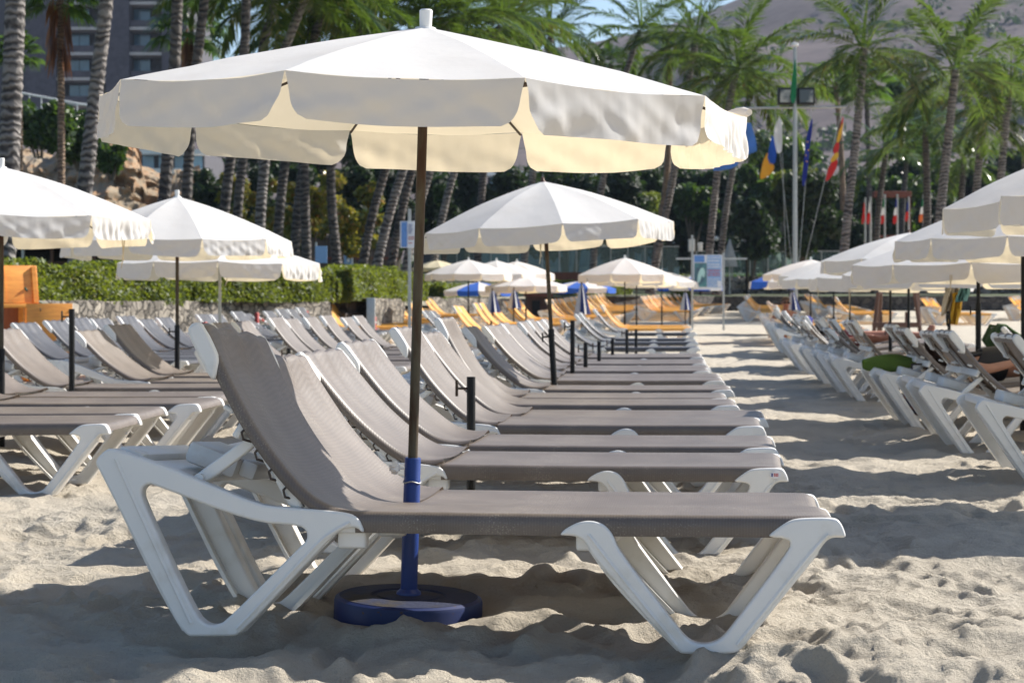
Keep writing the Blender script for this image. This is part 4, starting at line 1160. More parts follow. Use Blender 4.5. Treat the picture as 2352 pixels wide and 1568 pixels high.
# --- palms
def strip_leaf(P0, P1, P2, w):
    """folded leaflets: arrays (n,3) base, mid, tip -> rhombus"""
    d = P2 - P0
    side = np.cross(d, np.array([0.3, 0.2, 1.0])); side /= np.linalg.norm(side, axis=1, keepdims=True) + 1e-9
    return np.stack([P0, P1 - side * w, P2, P1 + side * w], 1).reshape(-1, 3)
def coconut_crown(seed, nf=20, L=2.6, lo=-28, hi=80):
    r = np.random.default_rng(seed); V = []
    for i in range(nf):
        t = i / (nf - 1)
        az = i * 2.39996 + r.uniform(-0.25, 0.25); e0 = R(hi + (lo - hi) * t ** 0.85 + r.uniform(-7, 7)); Lf = L * r.uniform(0.85, 1.1)
        n = 34; s = np.linspace(0, 1, n); el = e0 - R(r.uniform(40, 70)) * s ** 1.6
        dx = np.cos(el) * Lf / n; dz = np.sin(el) * Lf / n
        rr = np.cumsum(dx); zz = np.cumsum(dz)
        h = np.array([math.cos(az), math.sin(az), 0]); sd = np.array([-math.sin(az), math.cos(az), 0])
        Pr = h[None] * rr[:, None] + np.array([0, 0, 1])[None] * zz[:, None] + sd[None] * (0.06 * np.sin(s * 3 + i))[:, None]
        tan = np.gradient(Pr, axis=0); tan /= np.linalg.norm(tan, axis=1, keepdims=True)
        # rachis
        wv = (0.035 * (1 - s) + 0.006)[:, None]
        a = Pr - sd * wv; b = Pr + sd * wv
        V.append(np.stack([a[:-1], b[:-1], b[1:], a[1:]], 1).reshape(-1, 3))
        for sg in (-1, 1):
            for rep in (0, 1):
                k = np.arange(4, n); ss = s[k]
                ll = 0.62 * np.sin(np.pi * (0.10 + 0.86 * ss)) ** 0.7 * r.uniform(0.85, 1.15, len(k)) + 0.06
                base = Pr[k] + tan[k] * (rep * 0.5 * Lf / n)
                dirn = sg * sd[None] * 0.75 + tan[k] * 0.62 + r.normal(0, 0.09, (len(k), 3)); dirn /= np.linalg.norm(dirn, axis=1, keepdims=True)
                dr = r.uniform(0.1, 0.55, len(k))[:, None]
                mid = base + dirn * ll[:, None] * 0.45 + np.array([0, 0, -1]) * ll[:, None] * dr * 0.10
                tip = base + dirn * ll[:, None] * 0.92 + np.array([0, 0, -1]) * ll[:, None] * dr * 0.55
                V.append(strip_leaf(base, mid, tip, 0.024))
    v = np.concatenate(V)
    me = np_mesh('crown', v, np.arange(len(v)), 4); me.materials.append(M['palm_leaf']); return me
def fan_crown(seed, nl=34, Lp=0.75, Lb=0.72):
    r = np.random.default_rng(seed); V = []
    for i in range(nl):
        t = i / (nl - 1); az = i * 2.39996 + r.uniform(-0.2, 0.2); el = R(82 - 118 * t + r.uniform(-8, 8))
        d = np.array([math.cos(az) * math.cos(el), math.sin(az) * math.cos(el), math.sin(el)])
        sd = np.array([-math.sin(az), math.cos(az), 0]); up = np.cross(d, sd)
        lp_ = Lp * r.uniform(0.8, 1.15); hub = d * lp_
        V.append(np.array([sd * -0.012, sd * 0.012, hub + sd * 0.008, hub - sd * 0.008]))
        m_ = 22; an = np.linspace(-1.9, 1.9, m_)
        dirs = d[None] * np.cos(an)[:, None] + sd[None] * np.sin(an)[:, None] + up[None] * r.normal(0.05, 0.05, m_)[:, None]
        ll = Lb * (0.75 + 0.25 * np.cos(an)) * r.uniform(0.9, 1.1, m_)
        base = np.repeat(hub[None], m_, 0)
        mid = base + dirs * (ll * 0.55)[:, None]; tip = base + dirs * (ll * 0.95)[:, None] + np.array([0, 0, -1]) * (ll * 0.35)[:, None]
        V.append(strip_leaf(base, mid, tip, 0.045))
    v = np.concatenate(V); me = np_mesh('crown', v, np.arange(len(v)), 4); me.materials.append(M['fan_leaf']); return me
COCO = [coconut_crown(100 + i, nf) for i, nf in enumerate((20, 18, 22, 19, 21))]
COCO_SPARSE = [coconut_crown(150 + i, 14, 2.7, -20, 75) for i in range(2)]
FAN = [fan_crown(200 + i) for i in range(3)]

def palm(pxs, Z, d, label, kind='coco', bark='coco_trunk', crown_px=None, seed=0, zbase=None, group=None, skirt=False, flare=1.25, nf=None):
    """pxs: [(x,y)...] the line of the trunk in the picture, base first, crown last"""
    P = [at(x, y, Z) for x, y in pxs]
    if zbase is not None and P[0].z > zbase:
        dd = (P[0] - P[1]); P.insert(0, P[0] + dd * ((P[0].z - zbase) / max(0.05, -dd.z)) * 1.0 if dd.z < -0.05 else Vector((P[0].x, P[0].y, zbase)))
    base = P[0].copy()
    root = empty('palm_tree' if kind == 'coco' else 'fan_palm', base); tag(root, label, 'palm tree', group)
    loc = [p - base for p in P]
    Q = chaikin(loc, 2, closed=False); Q = [loc[0]] + Q + [loc[-1]]
    # dense rings
    tot = sum((b - a).length for a, b in zip(Q, Q[1:])); step = max(0.05, 0.0016 * Z); n = max(8, int(tot / step))
    pts = []; rad = []; acc = 0; i = 0; seglen = (Q[1] - Q[0]).length
    rr = random.Random(seed + 5)
    dd = 0
    for k in range(n + 1):
        s = tot * k / n
        while i < len(Q) - 2 and s > dd + (Q[i + 1] - Q[i]).length:
            dd += (Q[i + 1] - Q[i]).length; i += 1
        L = (Q[i + 1] - Q[i]).length
        pts.append(Q[i].lerp(Q[i + 1], 0 if L == 0 else min(1, (s - dd) / L)))
        t = s / tot
        rad.append(d / 2 * (flare * (1 - min(1, t * 9)) ** 2 * 0.35 + 1.0 - 0.22 * t) * (1 + 0.05 * ((k % 3) - 1) + rr.uniform(-0.03, 0.03)))
    MB().tube(pts, rad, 12).build('trunk', M[bark], root)
    tip = loc[-1]
    sc = 1.0
    if kind == 'coco':
        me = (COCO + COCO_SPARSE)[seed % 7] if nf is None else nf
        if crown_px: sc = crown_px / 2 / F * Z / 2.35
    else:
        me = FAN[seed % 3]
        if crown_px: sc = crown_px / 2 / F * Z / 1.38
    c = obj('crown', me, None, root, tip); c.rotation_euler = (R(rr.uniform(-6, 6)), R(rr.uniform(-6, 6)), rr.uniform(0, 6.28)); c.scale = (sc, sc, sc)
    if skirt:
        r = np.random.default_rng(seed); nn = 90
        a = r.random(nn) * 6.28; z = -r.random(nn) * 1.1
        rad_ = d * 0.6 + 0.10 + 0.10 * r.random(nn)
        p0 = np.stack([np.cos(a) * rad_ * 0.6, np.sin(a) * rad_ * 0.6, z], 1); p2 = np.stack([np.cos(a) * rad_, np.sin(a) * rad_, z - 0.6], 1)
        leaf_obj('dead_leaf_skirt', strip_leaf(p0, (p0 + p2) / 2, p2, 0.05), M['dead_leaf'], root).location = tip
    return root

GPL = 'palms behind the hedge at left'
palm([(8, 640), (24, 300), (38, -60), (40, -330)], 27, 0.345, 'thick grey ringed palm trunk at the left edge of the picture', seed=1, crown_px=520, zbase=0.85)
palm([(42, 640), (46, 420), (44, 180), (40, 120)], 40, 0.16, 'slim palm with a green fan crown right behind the thick left edge trunk', kind='fan', bark='brown_trunk', crown_px=130, seed=1, zbase=0.85)
palm([(140, 640), (141, 300), (139, 60), (138, -10)], 36, 0.165, 'slim brown fan palm with a rust red skirt near the left edge', kind='fan', bark='brown_trunk', crown_px=210, seed=2, skirt=True, zbase=0.85)
palm([(168, 640), (190, 480), (215, 250), (246, 0), (262, -230)], 30, 0.275, 'grey ringed palm leaning right in front of the hotel', seed=3, crown_px=440, zbase=0.85)
palm([(358, 690), (380, 420), (400, 180), (408, -10), (412, -220)], 34, 0.25, 'dark palm leaning right between hotel and big parasol', bark='dark_trunk', seed=4, crown_px=420, zbase=0.9)
palm([(420, 640), (438, 260), (470, 0), (490, -180)], 37, 0.23, 'dark palm leaning right, second left of the big parasol top', bark='dark_trunk', seed=0, crown_px=380, zbase=0.9)
palm([(425, 640), (432, 300), (438, 100), (440, 60)], 48, 0.17, 'fan palm with bright green crown in front of the hotel', kind='fan', bark='brown_trunk', crown_px=230, seed=0, zbase=0.95, skirt=True)
palm([(500, 640), (520, 430), (562, 130), (566, 0), (566, -110)], 39, 0.24, 'light and dark ringed palm rising straight left of the parasol top', bark='dark_trunk', seed=6, crown_px=430, zbase=0.95)
palm([(540, 640), (548, 420), (590, 160), (632, 0), (660, -90)], 41, 0.23, 'dark leaning palm just left of the parasol top', bark='dark_trunk', seed=2, crown_px=560, zbase=0.95)
palm([(592, 640), (602, 400), (640, 150), (690, 20), (705, -10)], 42, 0.26, 'grey ringed palm trunk under the left part of the big canopy', seed=3, crown_px=430, zbase=0.95)
palm([(632, 640), (648, 400), (690, 160), (745, 30), (760, 8)], 44, 0.25, 'dark palm trunk under the left half of the big canopy, its fronds over the rim', bark='dark_trunk', seed=5, crown_px=440, zbase=0.95)
palm([(672, 640), (690, 400), (740, 150), (800, 30)], 46, 0.26, 'dark leaning palm, third trunk under the left half of the canopy', bark='dark_trunk', seed=1, crown_px=430, zbase=0.95)
palm([(706, 640), (698, 400), (700, 200), (720, 40)], 45, 0.25, 'dark straight palm beside the yellow croton bushes', bark='dark_trunk', seed=0, crown_px=430, zbase=0.95)
palm([(778, 640), (756, 420), (770, 200), (840, 30)], 46, 0.25, 'dark palm bending left at its foot under the canopy middle', bark='dark_trunk', seed=4, crown_px=430, zbase=0.95)
palm([(826, 650), (852, 500), (885, 390), (960, 150), (985, 60)], 48, 0.25, 'dark palm leaning far right, first of the fan left of the big pole', bark='dark_trunk', seed=2, crown_px=420, zbase=0.95)
palm([(858, 650), (885, 520), (925, 390), (1010, 140), (1045, 30)], 49, 0.27, 'ringed palm leaning far right, second of the fan left of the big pole', seed=5, crown_px=420, zbase=0.95)
palm([(892, 650), (915, 520), (945, 390), (1020, 160), (1060, 30)], 50, 0.25, 'dark palm leaning right just left of the big pole', bark='dark_trunk', seed=6, crown_px=400, zbase=0.95)
palm([(925, 650), (950, 520), (985, 400), (1060, 170), (1150, 60)], 53, 0.25, 'palm leaning right close behind the big pole', seed=1, crown_px=400, zbase=1.0)
palm([(982, 690), (1010, 520), (1040, 400), (1140, 120), (1165, 70)], 58, 0.25, 'leaning palm by the cream café parasol', seed=0, crown_px=330, zbase=1.0)
GPM = 'palms along the promenade in the middle'
palm([(1095, 620), (1102, 500), (1118, 300), (1170, 60)], 66, 0.3, 'dark trunked palm behind the second parasol, left one', bark='dark_trunk', seed=2, crown_px=340, zbase=1.3)
palm([(1200, 640), (1215, 480), (1240, 250), (1268, 70)], 70, 0.3, 'palm with loose crown over the middle of the big canopy', seed=3, crown_px=330, zbase=1.3)
palm([(1320, 640), (1340, 480), (1360, 300), (1405, 150)], 92, 0.3, 'small round fan palm above the canopy right of the middle', kind='fan', bark='brown_trunk', seed=1, crown_px=125, zbase=1.3)
palm([(1360, 640), (1372, 480), (1420, 220), (1470, 70)], 74, 0.3, 'palm behind the second parasol whose fronds hang against the sky', seed=6, crown_px=310, zbase=1.3)
palm([(1502, 620), (1515, 520), (1535, 400), (1538, 130)], 80, 0.33, 'fan crowned palm left of the tall bright palms', bark='brown_trunk', seed=4, crown_px=270, zbase=1.3)
palm([(1500, 640), (1518, 540), (1548, 400), (1580, 200), (1598, 90)], 72, 0.32, 'tall coconut palm right of the canopy, grey curved trunk', seed=1, crown_px=330, zbase=1.3)
palm([(1626, 620), (1638, 480), (1655, 330), (1690, 170)], 68, 0.30, 'broad yellowish palm behind the blue flag', seed=2, crown_px=400, zbase=1.3)
palm([(1652, 620), (1668, 470), (1690, 350), (1720, 230)], 76, 0.30, 'second trunk leaning right behind the blue flag', seed=3, crown_px=330, zbase=1.3)
GPR = 'palms at right'
palm([(1938, 590), (1948, 480), (1962, 360), (1980, 180), (1985, 110)], 58, 0.30, 'tall bright coconut palm right of the flag mast', seed=0, crown_px=400, zbase=1.9)
palm([(1935, 620), (1938, 480), (1930, 300), (1918, 190)], 84, 0.30, 'small fan palm between the flag mast and the tall palm', kind='fan', bark='brown_trunk', seed=2, crown_px=130, zbase=2.0)
palm([(1996, 560), (1996, 360), (1990, 220), (1985, 190)], 88, 0.3, 'dark slim fan palm right behind the tall palm', kind='fan', bark='dark_trunk', seed=0, crown_px=150, zbase=2.0)
palm([(2150, 600), (2160, 480), (2178, 320), (2195, 160)], 60, 0.34, 'tallest coconut palm at right with a wide crown', seed=1, crown_px=440, zbase=1.9)
palm([(2128, 620), (2130, 480), (2128, 380), (2125, 290)], 72, 0.34, 'shadowed palm left of the tallest one', seed=2, crown_px=280, zbase=2.0, bark='dark_trunk')
palm([(2236, 600), (2242, 450), (2250, 350), (2262, 270)], 66, 0.32, 'dark crowned palm right of the tallest one', seed=3, crown_px=300, zbase=2.0)
palm([(2292, 600), (2296, 450), (2305, 330), (2318, 220)], 64, 0.32, 'palm at the right edge of the picture', seed=4, crown_px=320, zbase=2.0)
palm([(2345, 600), (2350, 460), (2360, 330), (2380, 190)], 68, 0.32, 'palm half cut off by the right edge', seed=6, crown_px=330, zbase=2.0)
palm([(2010, 620), (2015, 500), (2025, 420), (2035, 350)], 78, 0.3, 'low spreading palm below the tall bright one', seed=5, crown_px=260, zbase=2.0, bark='dark_trunk')
palm([(2205, 600), (2205, 500), (2210, 430), (2214, 370)], 76, 0.3, 'low dark palm under the tallest crown', seed=0, crown_px=230, zbase=2.0, bark='dark_trunk')
palm([(2070, 620), (2072, 480), (2080, 400), (2085, 330)], 90, 0.3, 'distant fan palm above the small flags', kind='fan', bark='dark_trunk', seed=1, crown_px=150, zbase=2.0)

# --- bushes and broad leaved trees
bush_px(95, 62, 228, 350, 150, 'glossy green bush spilling over the cliff, left one', n=6000, seed=3, nb=20)
bush_px(190, 64, 240, 380, 130, 'glossy green bush spilling over the cliff, right one', n=6000, seed=4, nb=20)
bush_px(255, 60, 330, 400, 70, 'small green bush hanging on the cliff face', n=2000, seed=5, nb=12)
for i, (x, Z, y0, y1, w) in enumerate([(540, 52, 395, 600, 90), (610, 54, 400, 610, 110), (700, 56, 420, 610, 120), (790, 52, 430, 600, 110), (840, 56, 420, 590, 90), (760, 60, 390, 560, 110)]):
    bush_px(x, Z, y0, y1, w, f'yellow green croton shrub behind the palm trunks, {ORD[i + 1]} from the left', 'croton', n=2600, seed=20 + i, size=0.10, group='croton shrubs behind the trunks', zbase=1.0)
for i, (x, Z, y0, y1, w) in enumerate([(1070, 88, 380, 560, 120), (1180, 84, 385, 600, 170), (1300, 86, 370, 590, 200), (1420, 88, 380, 600, 170)]):
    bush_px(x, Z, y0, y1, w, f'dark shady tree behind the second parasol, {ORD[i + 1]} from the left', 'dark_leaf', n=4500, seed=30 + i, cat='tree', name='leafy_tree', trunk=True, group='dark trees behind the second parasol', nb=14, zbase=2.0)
bush_px(1018, 70, 425, 470, 45, 'round clipped topiary bush beside the big pole', 'bush', n=1500, seed=40, zbase=1.4)
bush_px(1850, 74, 385, 600, 190, 'broad dark green tree behind the flags', 'dark_leaf', n=7000, seed=41, cat='tree', name='leafy_tree', trunk=True, nb=16, zbase=2.0)
bush_px(1845, 77, 372, 450, 150, 'bright green treetop behind the flags', 'hedge', n=2500, seed=42, cat='tree', name='leafy_tree', trunk=True, nb=8, size=0.11, zbase=2.0)
bush_px(1720, 84, 440, 600, 150, 'dark bush below the blue and white flags', 'dark_leaf', n=4000, seed=43, zbase=2.0)
bush_px(1760, 90, 360, 520, 140, 'mid green tree between blue flag and mast', 'bush', n=3500, seed=44, cat='tree', name='leafy_tree', trunk=True, zbase=2.0)
bush_px(1950, 90, 480, 610, 110, 'dark bush at the foot of the tall right palm', 'dark_leaf', n=3000, seed=45, zbase=2.0)
bush_px(2050, 96, 400, 560, 180, 'green tree behind the row of small flags', 'bush', n=4500, seed=46, cat='tree', name='leafy_tree', trunk=True, nb=14, zbase=2.2)
bush_px(2180, 94, 440, 600, 160, 'dark leafy tree behind the tallest palm trunk', 'dark_leaf', n=4500, seed=47, cat='tree', name='leafy_tree', trunk=True, nb=14, zbase=2.2)
bush_px(2290, 92, 400, 600, 170, 'dark leafy tree by the right edge', 'dark_leaf', n=4500, seed=48, cat='tree', name='leafy_tree', trunk=True, nb=14, zbase=2.2)
bush_px(2300, 84, 480, 560, 120, 'bright green shrub above the corner parasols', 'hedge', n=2200, seed=49, size=0.1, zbase=2.0)
bush_px(1590, 92, 420, 520, 110, 'leafy tree behind the grey curved trunk', 'bush', n=3000, seed=50, cat='tree', name='leafy_tree', trunk=True, zbase=2.0)
bush_px(1480, 94, 430, 520, 90, 'light green shrub right of the second parasol tip', 'hedge', n=1600, seed=51, size=0.1, zbase=2.0)
bush_px(2120, 100, 330, 500, 200, 'tall shadowed tree between the two big right palms', 'dark_leaf', n=4500, seed=52, cat='tree', name='leafy_tree', trunk=True, nb=14, zbase=2.2)
bush_px(1800, 112, 300, 440, 200, 'hazy green tree on the slope behind the mast, left one', 'bush', n=4000, seed=53, cat='tree', name='leafy_tree', trunk=True, nb=12, zbase=3.0)
bush_px(2100, 118, 170, 400, 170, 'hazy tree on the slope between the two big palms', 'bush', n=4500, seed=54, cat='tree', name='leafy_tree', trunk=True, nb=12, zbase=3.0)
bush_px(1560, 74, 668, 700, 60, 'small green shrub on the beach wall behind yellow loungers', 'hedge', n=900, seed=55, zbase=0.7)
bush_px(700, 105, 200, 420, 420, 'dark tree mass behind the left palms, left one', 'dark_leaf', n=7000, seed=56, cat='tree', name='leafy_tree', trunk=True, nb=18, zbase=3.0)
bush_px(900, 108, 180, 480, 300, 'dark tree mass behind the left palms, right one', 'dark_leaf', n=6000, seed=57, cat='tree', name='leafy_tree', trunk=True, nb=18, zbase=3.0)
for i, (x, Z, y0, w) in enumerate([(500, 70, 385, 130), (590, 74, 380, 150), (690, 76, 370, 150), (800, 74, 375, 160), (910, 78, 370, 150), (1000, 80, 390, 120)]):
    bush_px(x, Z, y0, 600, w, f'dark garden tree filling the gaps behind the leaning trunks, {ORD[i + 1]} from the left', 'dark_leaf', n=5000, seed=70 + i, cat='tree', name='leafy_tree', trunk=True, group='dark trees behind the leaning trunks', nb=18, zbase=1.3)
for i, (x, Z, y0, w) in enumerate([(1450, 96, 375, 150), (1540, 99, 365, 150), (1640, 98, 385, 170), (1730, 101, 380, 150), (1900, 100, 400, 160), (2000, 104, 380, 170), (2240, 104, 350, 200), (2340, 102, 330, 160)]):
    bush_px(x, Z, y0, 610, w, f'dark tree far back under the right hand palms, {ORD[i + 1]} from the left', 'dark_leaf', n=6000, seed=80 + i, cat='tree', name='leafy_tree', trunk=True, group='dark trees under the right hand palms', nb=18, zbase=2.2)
# scrub on the hillside: nobody could count it
r = np.random.default_rng(77)
P = []
for _ in range(420):
    y = 150 + 480 * r.random() ** 1.3; x = r.uniform(-0.05, 0.33) * y; z = hill_z(x, y); s = r.uniform(1.2, 4.0) * (0.6 + y / 500)
    k = 26; d = r.normal(size=(k, 3)); d /= np.linalg.norm(d, axis=1, keepdims=True)
    P.append(np.array([x, y, z + s * 0.3]) + d * s * np.array([1, 1, 0.6]) * r.random((k, 1)) ** 0.4)
P = np.concatenate(P)
tag(leaf_obj('hillside_scrub', leaf_quads(P, np.tile([0, 0, 1.0], (len(P), 1)), 1.1, r, 0.4), M['dark_leaf']), 'green scrub scattered on the dry hillside', 'scrub', kind='stuff')
# low planting on the terrace
r = np.random.default_rng(78); n = 30000
y = r.uniform(85, 104, n); x = r.uniform(-2, 30, n)
z = 1.24 + (y - 80.4) * 0.044 + 0.05 + 0.25 * r.random(n)
tag(leaf_obj('ground_cover', leaf_quads(np.stack([x, y, z], 1), np.tile([0, -0.5, 1.0], (n, 1)), 0.14, r, 0.5), M['hedge']), 'low green planting on the terrace behind the right hand wall', 'plants', kind='stuff')
# ------------------------------------------------------------------ buildings
def pxbox(mb, x0, x1, y0, y1, Z, dep, o, mi=0, bevel=0):
    """box whose front face fills picture rectangle x0..x1, y0..y1 at depth Z; o = origin of the thing"""
    a, b = at(x0, y1, Z), at(x1, y0, Z)
    mb.box(((a.x + b.x) / 2 - o.x, Z + dep / 2 - o.y, (a.z + b.z) / 2 - o.z), (abs(b.x - a.x), dep, abs(b.z - a.z)), None, bevel, mi)
    return mb
def thing_px(name, px, py, Z, label, cat, group=None):
    o = at(px, py, Z); e = empty(name, o); tag(e, label, cat, group); return e, o

def hotel():
    Z = 200.0
    e, o = thing_px('hotel', 230, 250, Z, 'dark terraced hotel block with balconies behind the left palms', 'building')
    mb = MB(); pxbox(mb, -40, 440, -90, 300, Z, 14, o); mb.build('wall', M['plaster'], e, ang=0)
    pm = pbr('dark_stone_cladding', (0.085, 0.08, 0.095), 0.9, 0.2, 2)
    for (a, b) in ((58, 128), (243, 296), (372, 430)):
        pxbox(MB(), a, b, -110, 305, Z - 3.2, 3.1, o).build('pillar', pm, e, ang=0)
    for k, y in enumerate((-52, 6, 64, 122, 180, 238)):
        for (a, b) in ((129, 242), (297, 371)):
            pxbox(MB(), a, b, y - 2, y + 5, Z - 2.9, 2.8, o).build('balcony_slab', M['slab'], e, ang=0)
            pxbox(MB(), a + 2, b - 2, y - 17, y - 3, Z - 2.8, 0.25, o).build('balcony_parapet', pm, e, ang=0)
        for (a, b) in ((160, 205), (298, 345)):
            f = pxbox(MB(), a - 2, b + 2, y - 45, y - 3, Z - 0.35, 0.3, o).build('window_frame', M['plaster'], e, ang=0)
            pxbox(MB(), a, (a + b) / 2 - 0.7, y - 42, y - 4, Z - 0.5, 0.2, o).build('pane', M['glass'], f, ang=0)
            pxbox(MB(), (a + b) / 2 + 0.7, b, y - 42, y - 4, Z - 0.5, 0.2, o).build('pane', M['glass'], f, ang=0)
hotel()
def low_block(label, x0, x1, y0, y1, Z, floors, mat, wins):
    e, o = thing_px('terrace_house', (x0 + x1) / 2, y1, Z, label, 'building')
    pxbox(MB(), x0, x1, y0, y1 + 60, Z, 8, o).build('wall', mat, e, ang=0)
    h = (y1 - y0) / floors
    for k in range(floors):
        y = y0 + h * k
        pxbox(MB(), x0 - 2, x1 + 2, y - 2, y + h * 0.20, Z - 1.5, 1.45, o).build('balcony_parapet', M['white_paint'], e, ang=0)
        n = wins
        for i in range(n):
            a = x0 + (x1 - x0) * (i + 0.15) / n; b = x0 + (x1 - x0) * (i + 0.85) / n
            pxbox(MB(), a, b, y + h * 0.28, y + h * 0.95, Z - 0.12, 0.1, o).build('window', M['glass'], e, ang=0)
low_block('lower hotel wing with blue windows between the dark palm trunks', 322, 470, 345, 520, 125, 4, M['plaster'], 4)
low_block('white balconied house behind the palms, right of the big pole', 965, 1115, 462, 560, 115, 3, M['plaster'], 4)
low_block('white terraced house seen through the palms under the flap', 1575, 1712, 432, 530, 118, 3, M['plaster'], 4)
low_block('shadowed grey house under the middle of the big canopy', 1120, 1480, 395, 560, 122, 4, M['plaster'], 8)
# railing line above the cliff
e, o = thing_px('railing', 120, 232, 110, 'white handrail above the glossy bushes on the cliff', 'railing')
mb = MB(); a, b = at(40, 212, 110) - o, at(205, 243, 110) - o
mb.tube([a, b], 0.06, 8)
for k in range(7):
    q = a.lerp(b, k / 6); mb.tube([q, q - Vector((0, 0, 1.1))], 0.035, 6)
mb.build('rail', M['white_paint'], e)
# cliff
def cliff():
    nx_, nz_ = 130, 60; G = []
    for j in range(nz_ + 1):
        row = []
        for i in range(nx_ + 1):
            px = -60 + 520 * i / nx_; t = j / nz_
            ytop = 330 + 26 * math.sin(px * 0.02) + 18 * mnoise.noise(Vector((px * 0.03, 0, 0))) + (40 if px > 330 else 0)
            py = 640 + (ytop - 640) * t
            Z = 68 + 5 * t
            q = at(px, py, Z)
            n = mnoise.fractal(q * 0.55, 1.0, 2.0, 5) * 1.0 + 0.9 * abs(mnoise.noise(q * 0.35)); v = mnoise.cell_vector(q * 1.3)
            q = q + Vector((0.25 * (v.x - .5), -1.4 * n - 0.5 * (v.y - 0.5), 0.25 * (v.z - .5)))
            row.append(q)
        G.append(row)
    mb = MB(); mb.grid(G, sm=False)
    m, nt, b, out = nodes_of('ochre_cliff_rock')
    t = tex(nt, 'noise', 0.35, 7, rough=0.65); t2 = tex(nt, 'noise', 3.5, 6, rough=0.7)
    a = nt.nodes.new('ShaderNodeMath'); a.operation = 'MULTIPLY_ADD'; a.inputs[1].default_value = 0.5; nt.links.new(t2.outputs[0], a.inputs[0])
    h = nt.nodes.new('ShaderNodeMath'); h.operation = 'MULTIPLY'; h.inputs[1].default_value = 0.55; nt.links.new(t.outputs[0], h.inputs[0]); nt.links.new(h.outputs[0], a.inputs[2])
    nt.links.new(ramp(nt, a.outputs[0], [(0.35, (0.16, 0.15, 0.135)), (0.5, (0.28, 0.22, 0.15)), (0.62, (0.36, 0.19, 0.09))]), b.inputs['Base Color'])
    b.inputs['Roughness'].default_value = 0.95
    o = mb.build('cliff', m, None, ang=0, fix=False); tag(o, 'ochre rock cliff behind the left palms', 'cliff', kind='structure')
cliff()
# beach bar behind the hedge at left
def beach_bar():
    Z = 33.0
    e, o = thing_px('beach_bar', 130, 640, Z, 'dark open wooden beach bar behind the hedge at left', 'bar')
    pxbox(MB(), -60, 312, 536, 552, Z - 0.4, 3.0, o).build('roof', M['wood_dark'], e, ang=0)
    pxbox(MB(), -60, 312, 552, 562, Z - 0.5, 0.1, o).build('fascia', M['wood_red'], e, ang=0)
    pxbox(MB(), -60, 312, 556, 650, Z + 2.2, 0.1, o).build('back_wall', M['dark'], e, ang=0)
    for x in (-30, 52, 118, 215, 262, 305): pxbox(MB(), x - 3, x + 3, 562, 650, Z - 0.3, 0.07, o).build('post', M['galv'] if x in (52, 262) else M['wood_dark'], e, ang=0)
    pxbox(MB(), 60, 300, 600, 612, Z + 0.5, 0.5, o).build('counter', M['wood_dark'], e, ang=0)
    e2, o2 = thing_px('round_sign', 281, 562, 32.2, 'round orange red hanging sign with white lettering on the beach bar', 'sign')
    mb = MB(); mb.lathe([(0, -0.02), (0.135, -0.02), (0.135, 0.02), (0, 0.02)], seg=32); me = mb.mesh('disc'); me.transform(Matrix.Rotation(R(90), 4, 'X')); obj('disc', me, M['red_paint'], e2)
    obj('lettering', text_mesh('Beer', 0.10), M['sign_white'], e2, (0, -0.025, -0.03))
    mb = MB(); mb.box((0, -0.024, 0.07), (0.13, 0.008, 0.05)); mb.build('emblem', M['wall_stone'], e2)
    MB().tube([(0, 0, 0.13), (0, 0, 0.30)], 0.008, 6).build('hanger', M['lace'], e2)
beach_bar()
# snack wall and signs behind the trunks
e, o = thing_px('garden_wall', 765, 600, 60, 'brown rendered garden wall behind the dark palm trunks', 'wall')
pxbox(MB(), 700, 905, 545, 640, 60, 0.4, o).build('wall', pbr('brown_render', (0.10, 0.075, 0.07), 0.9), e, ang=0)
pxbox(MB(), 696, 910, 590, 596, 59.9, 0.6, o).build('coping', M['wood_red'], e, ang=0)
e, o = thing_px('red_sign', 787, 566, 59, 'red panel sign between two dark palm trunks', 'sign')
pxbox(MB(), 777, 797, 543, 562, 59, 0.06, o).build('panel', M['red_paint'], e); pxbox(MB(), 779, 795, 571, 586, 59, 0.06, o).build('lower_panel', M['red_paint'], e)
pxbox(MB(), 785.5, 788.5, 540, 640, 59.08, 0.06, o).build('post', M['galv'], e)
for k in range(5): pxbox(MB(), 780 + 3 * k, 781.8 + 3 * k, 574, 580, 58.97, 0.02, o).build('lettering', M['sign_white'], e)
e, o = thing_px('ice_cream_sign', 803, 600, 56, 'bright blue and white stand up sign behind the hedge by the trunks', 'sign')
pxbox(MB(), 790, 808, 582, 606, 56, 0.08, o).build('panel', M['sign_pale'], e); pxbox(MB(), 795, 818, 606, 624, 56, 0.08, o).build('base_panel', M['sign_pale'], e)
pxbox(MB(), 797, 803, 588, 602, 55.96, 0.03, o).build('emblem', M['sign_white'], e); pxbox(MB(), 807, 811, 582, 607, 55.94, 0.05, o).build('edge_strip', M['sign_white'], e)
e, o = thing_px('blank_sign', 737, 585, 41, 'blank pale sign board on a post right of the low parasol', 'sign')
pxbox(MB(), 724, 751, 565, 604, 41, 0.03, o).build('panel', M['sign_pale'], e); pxbox(MB(), 724, 728, 556, 650, 41.04, 0.04, o).build('post', M['galv'], e)
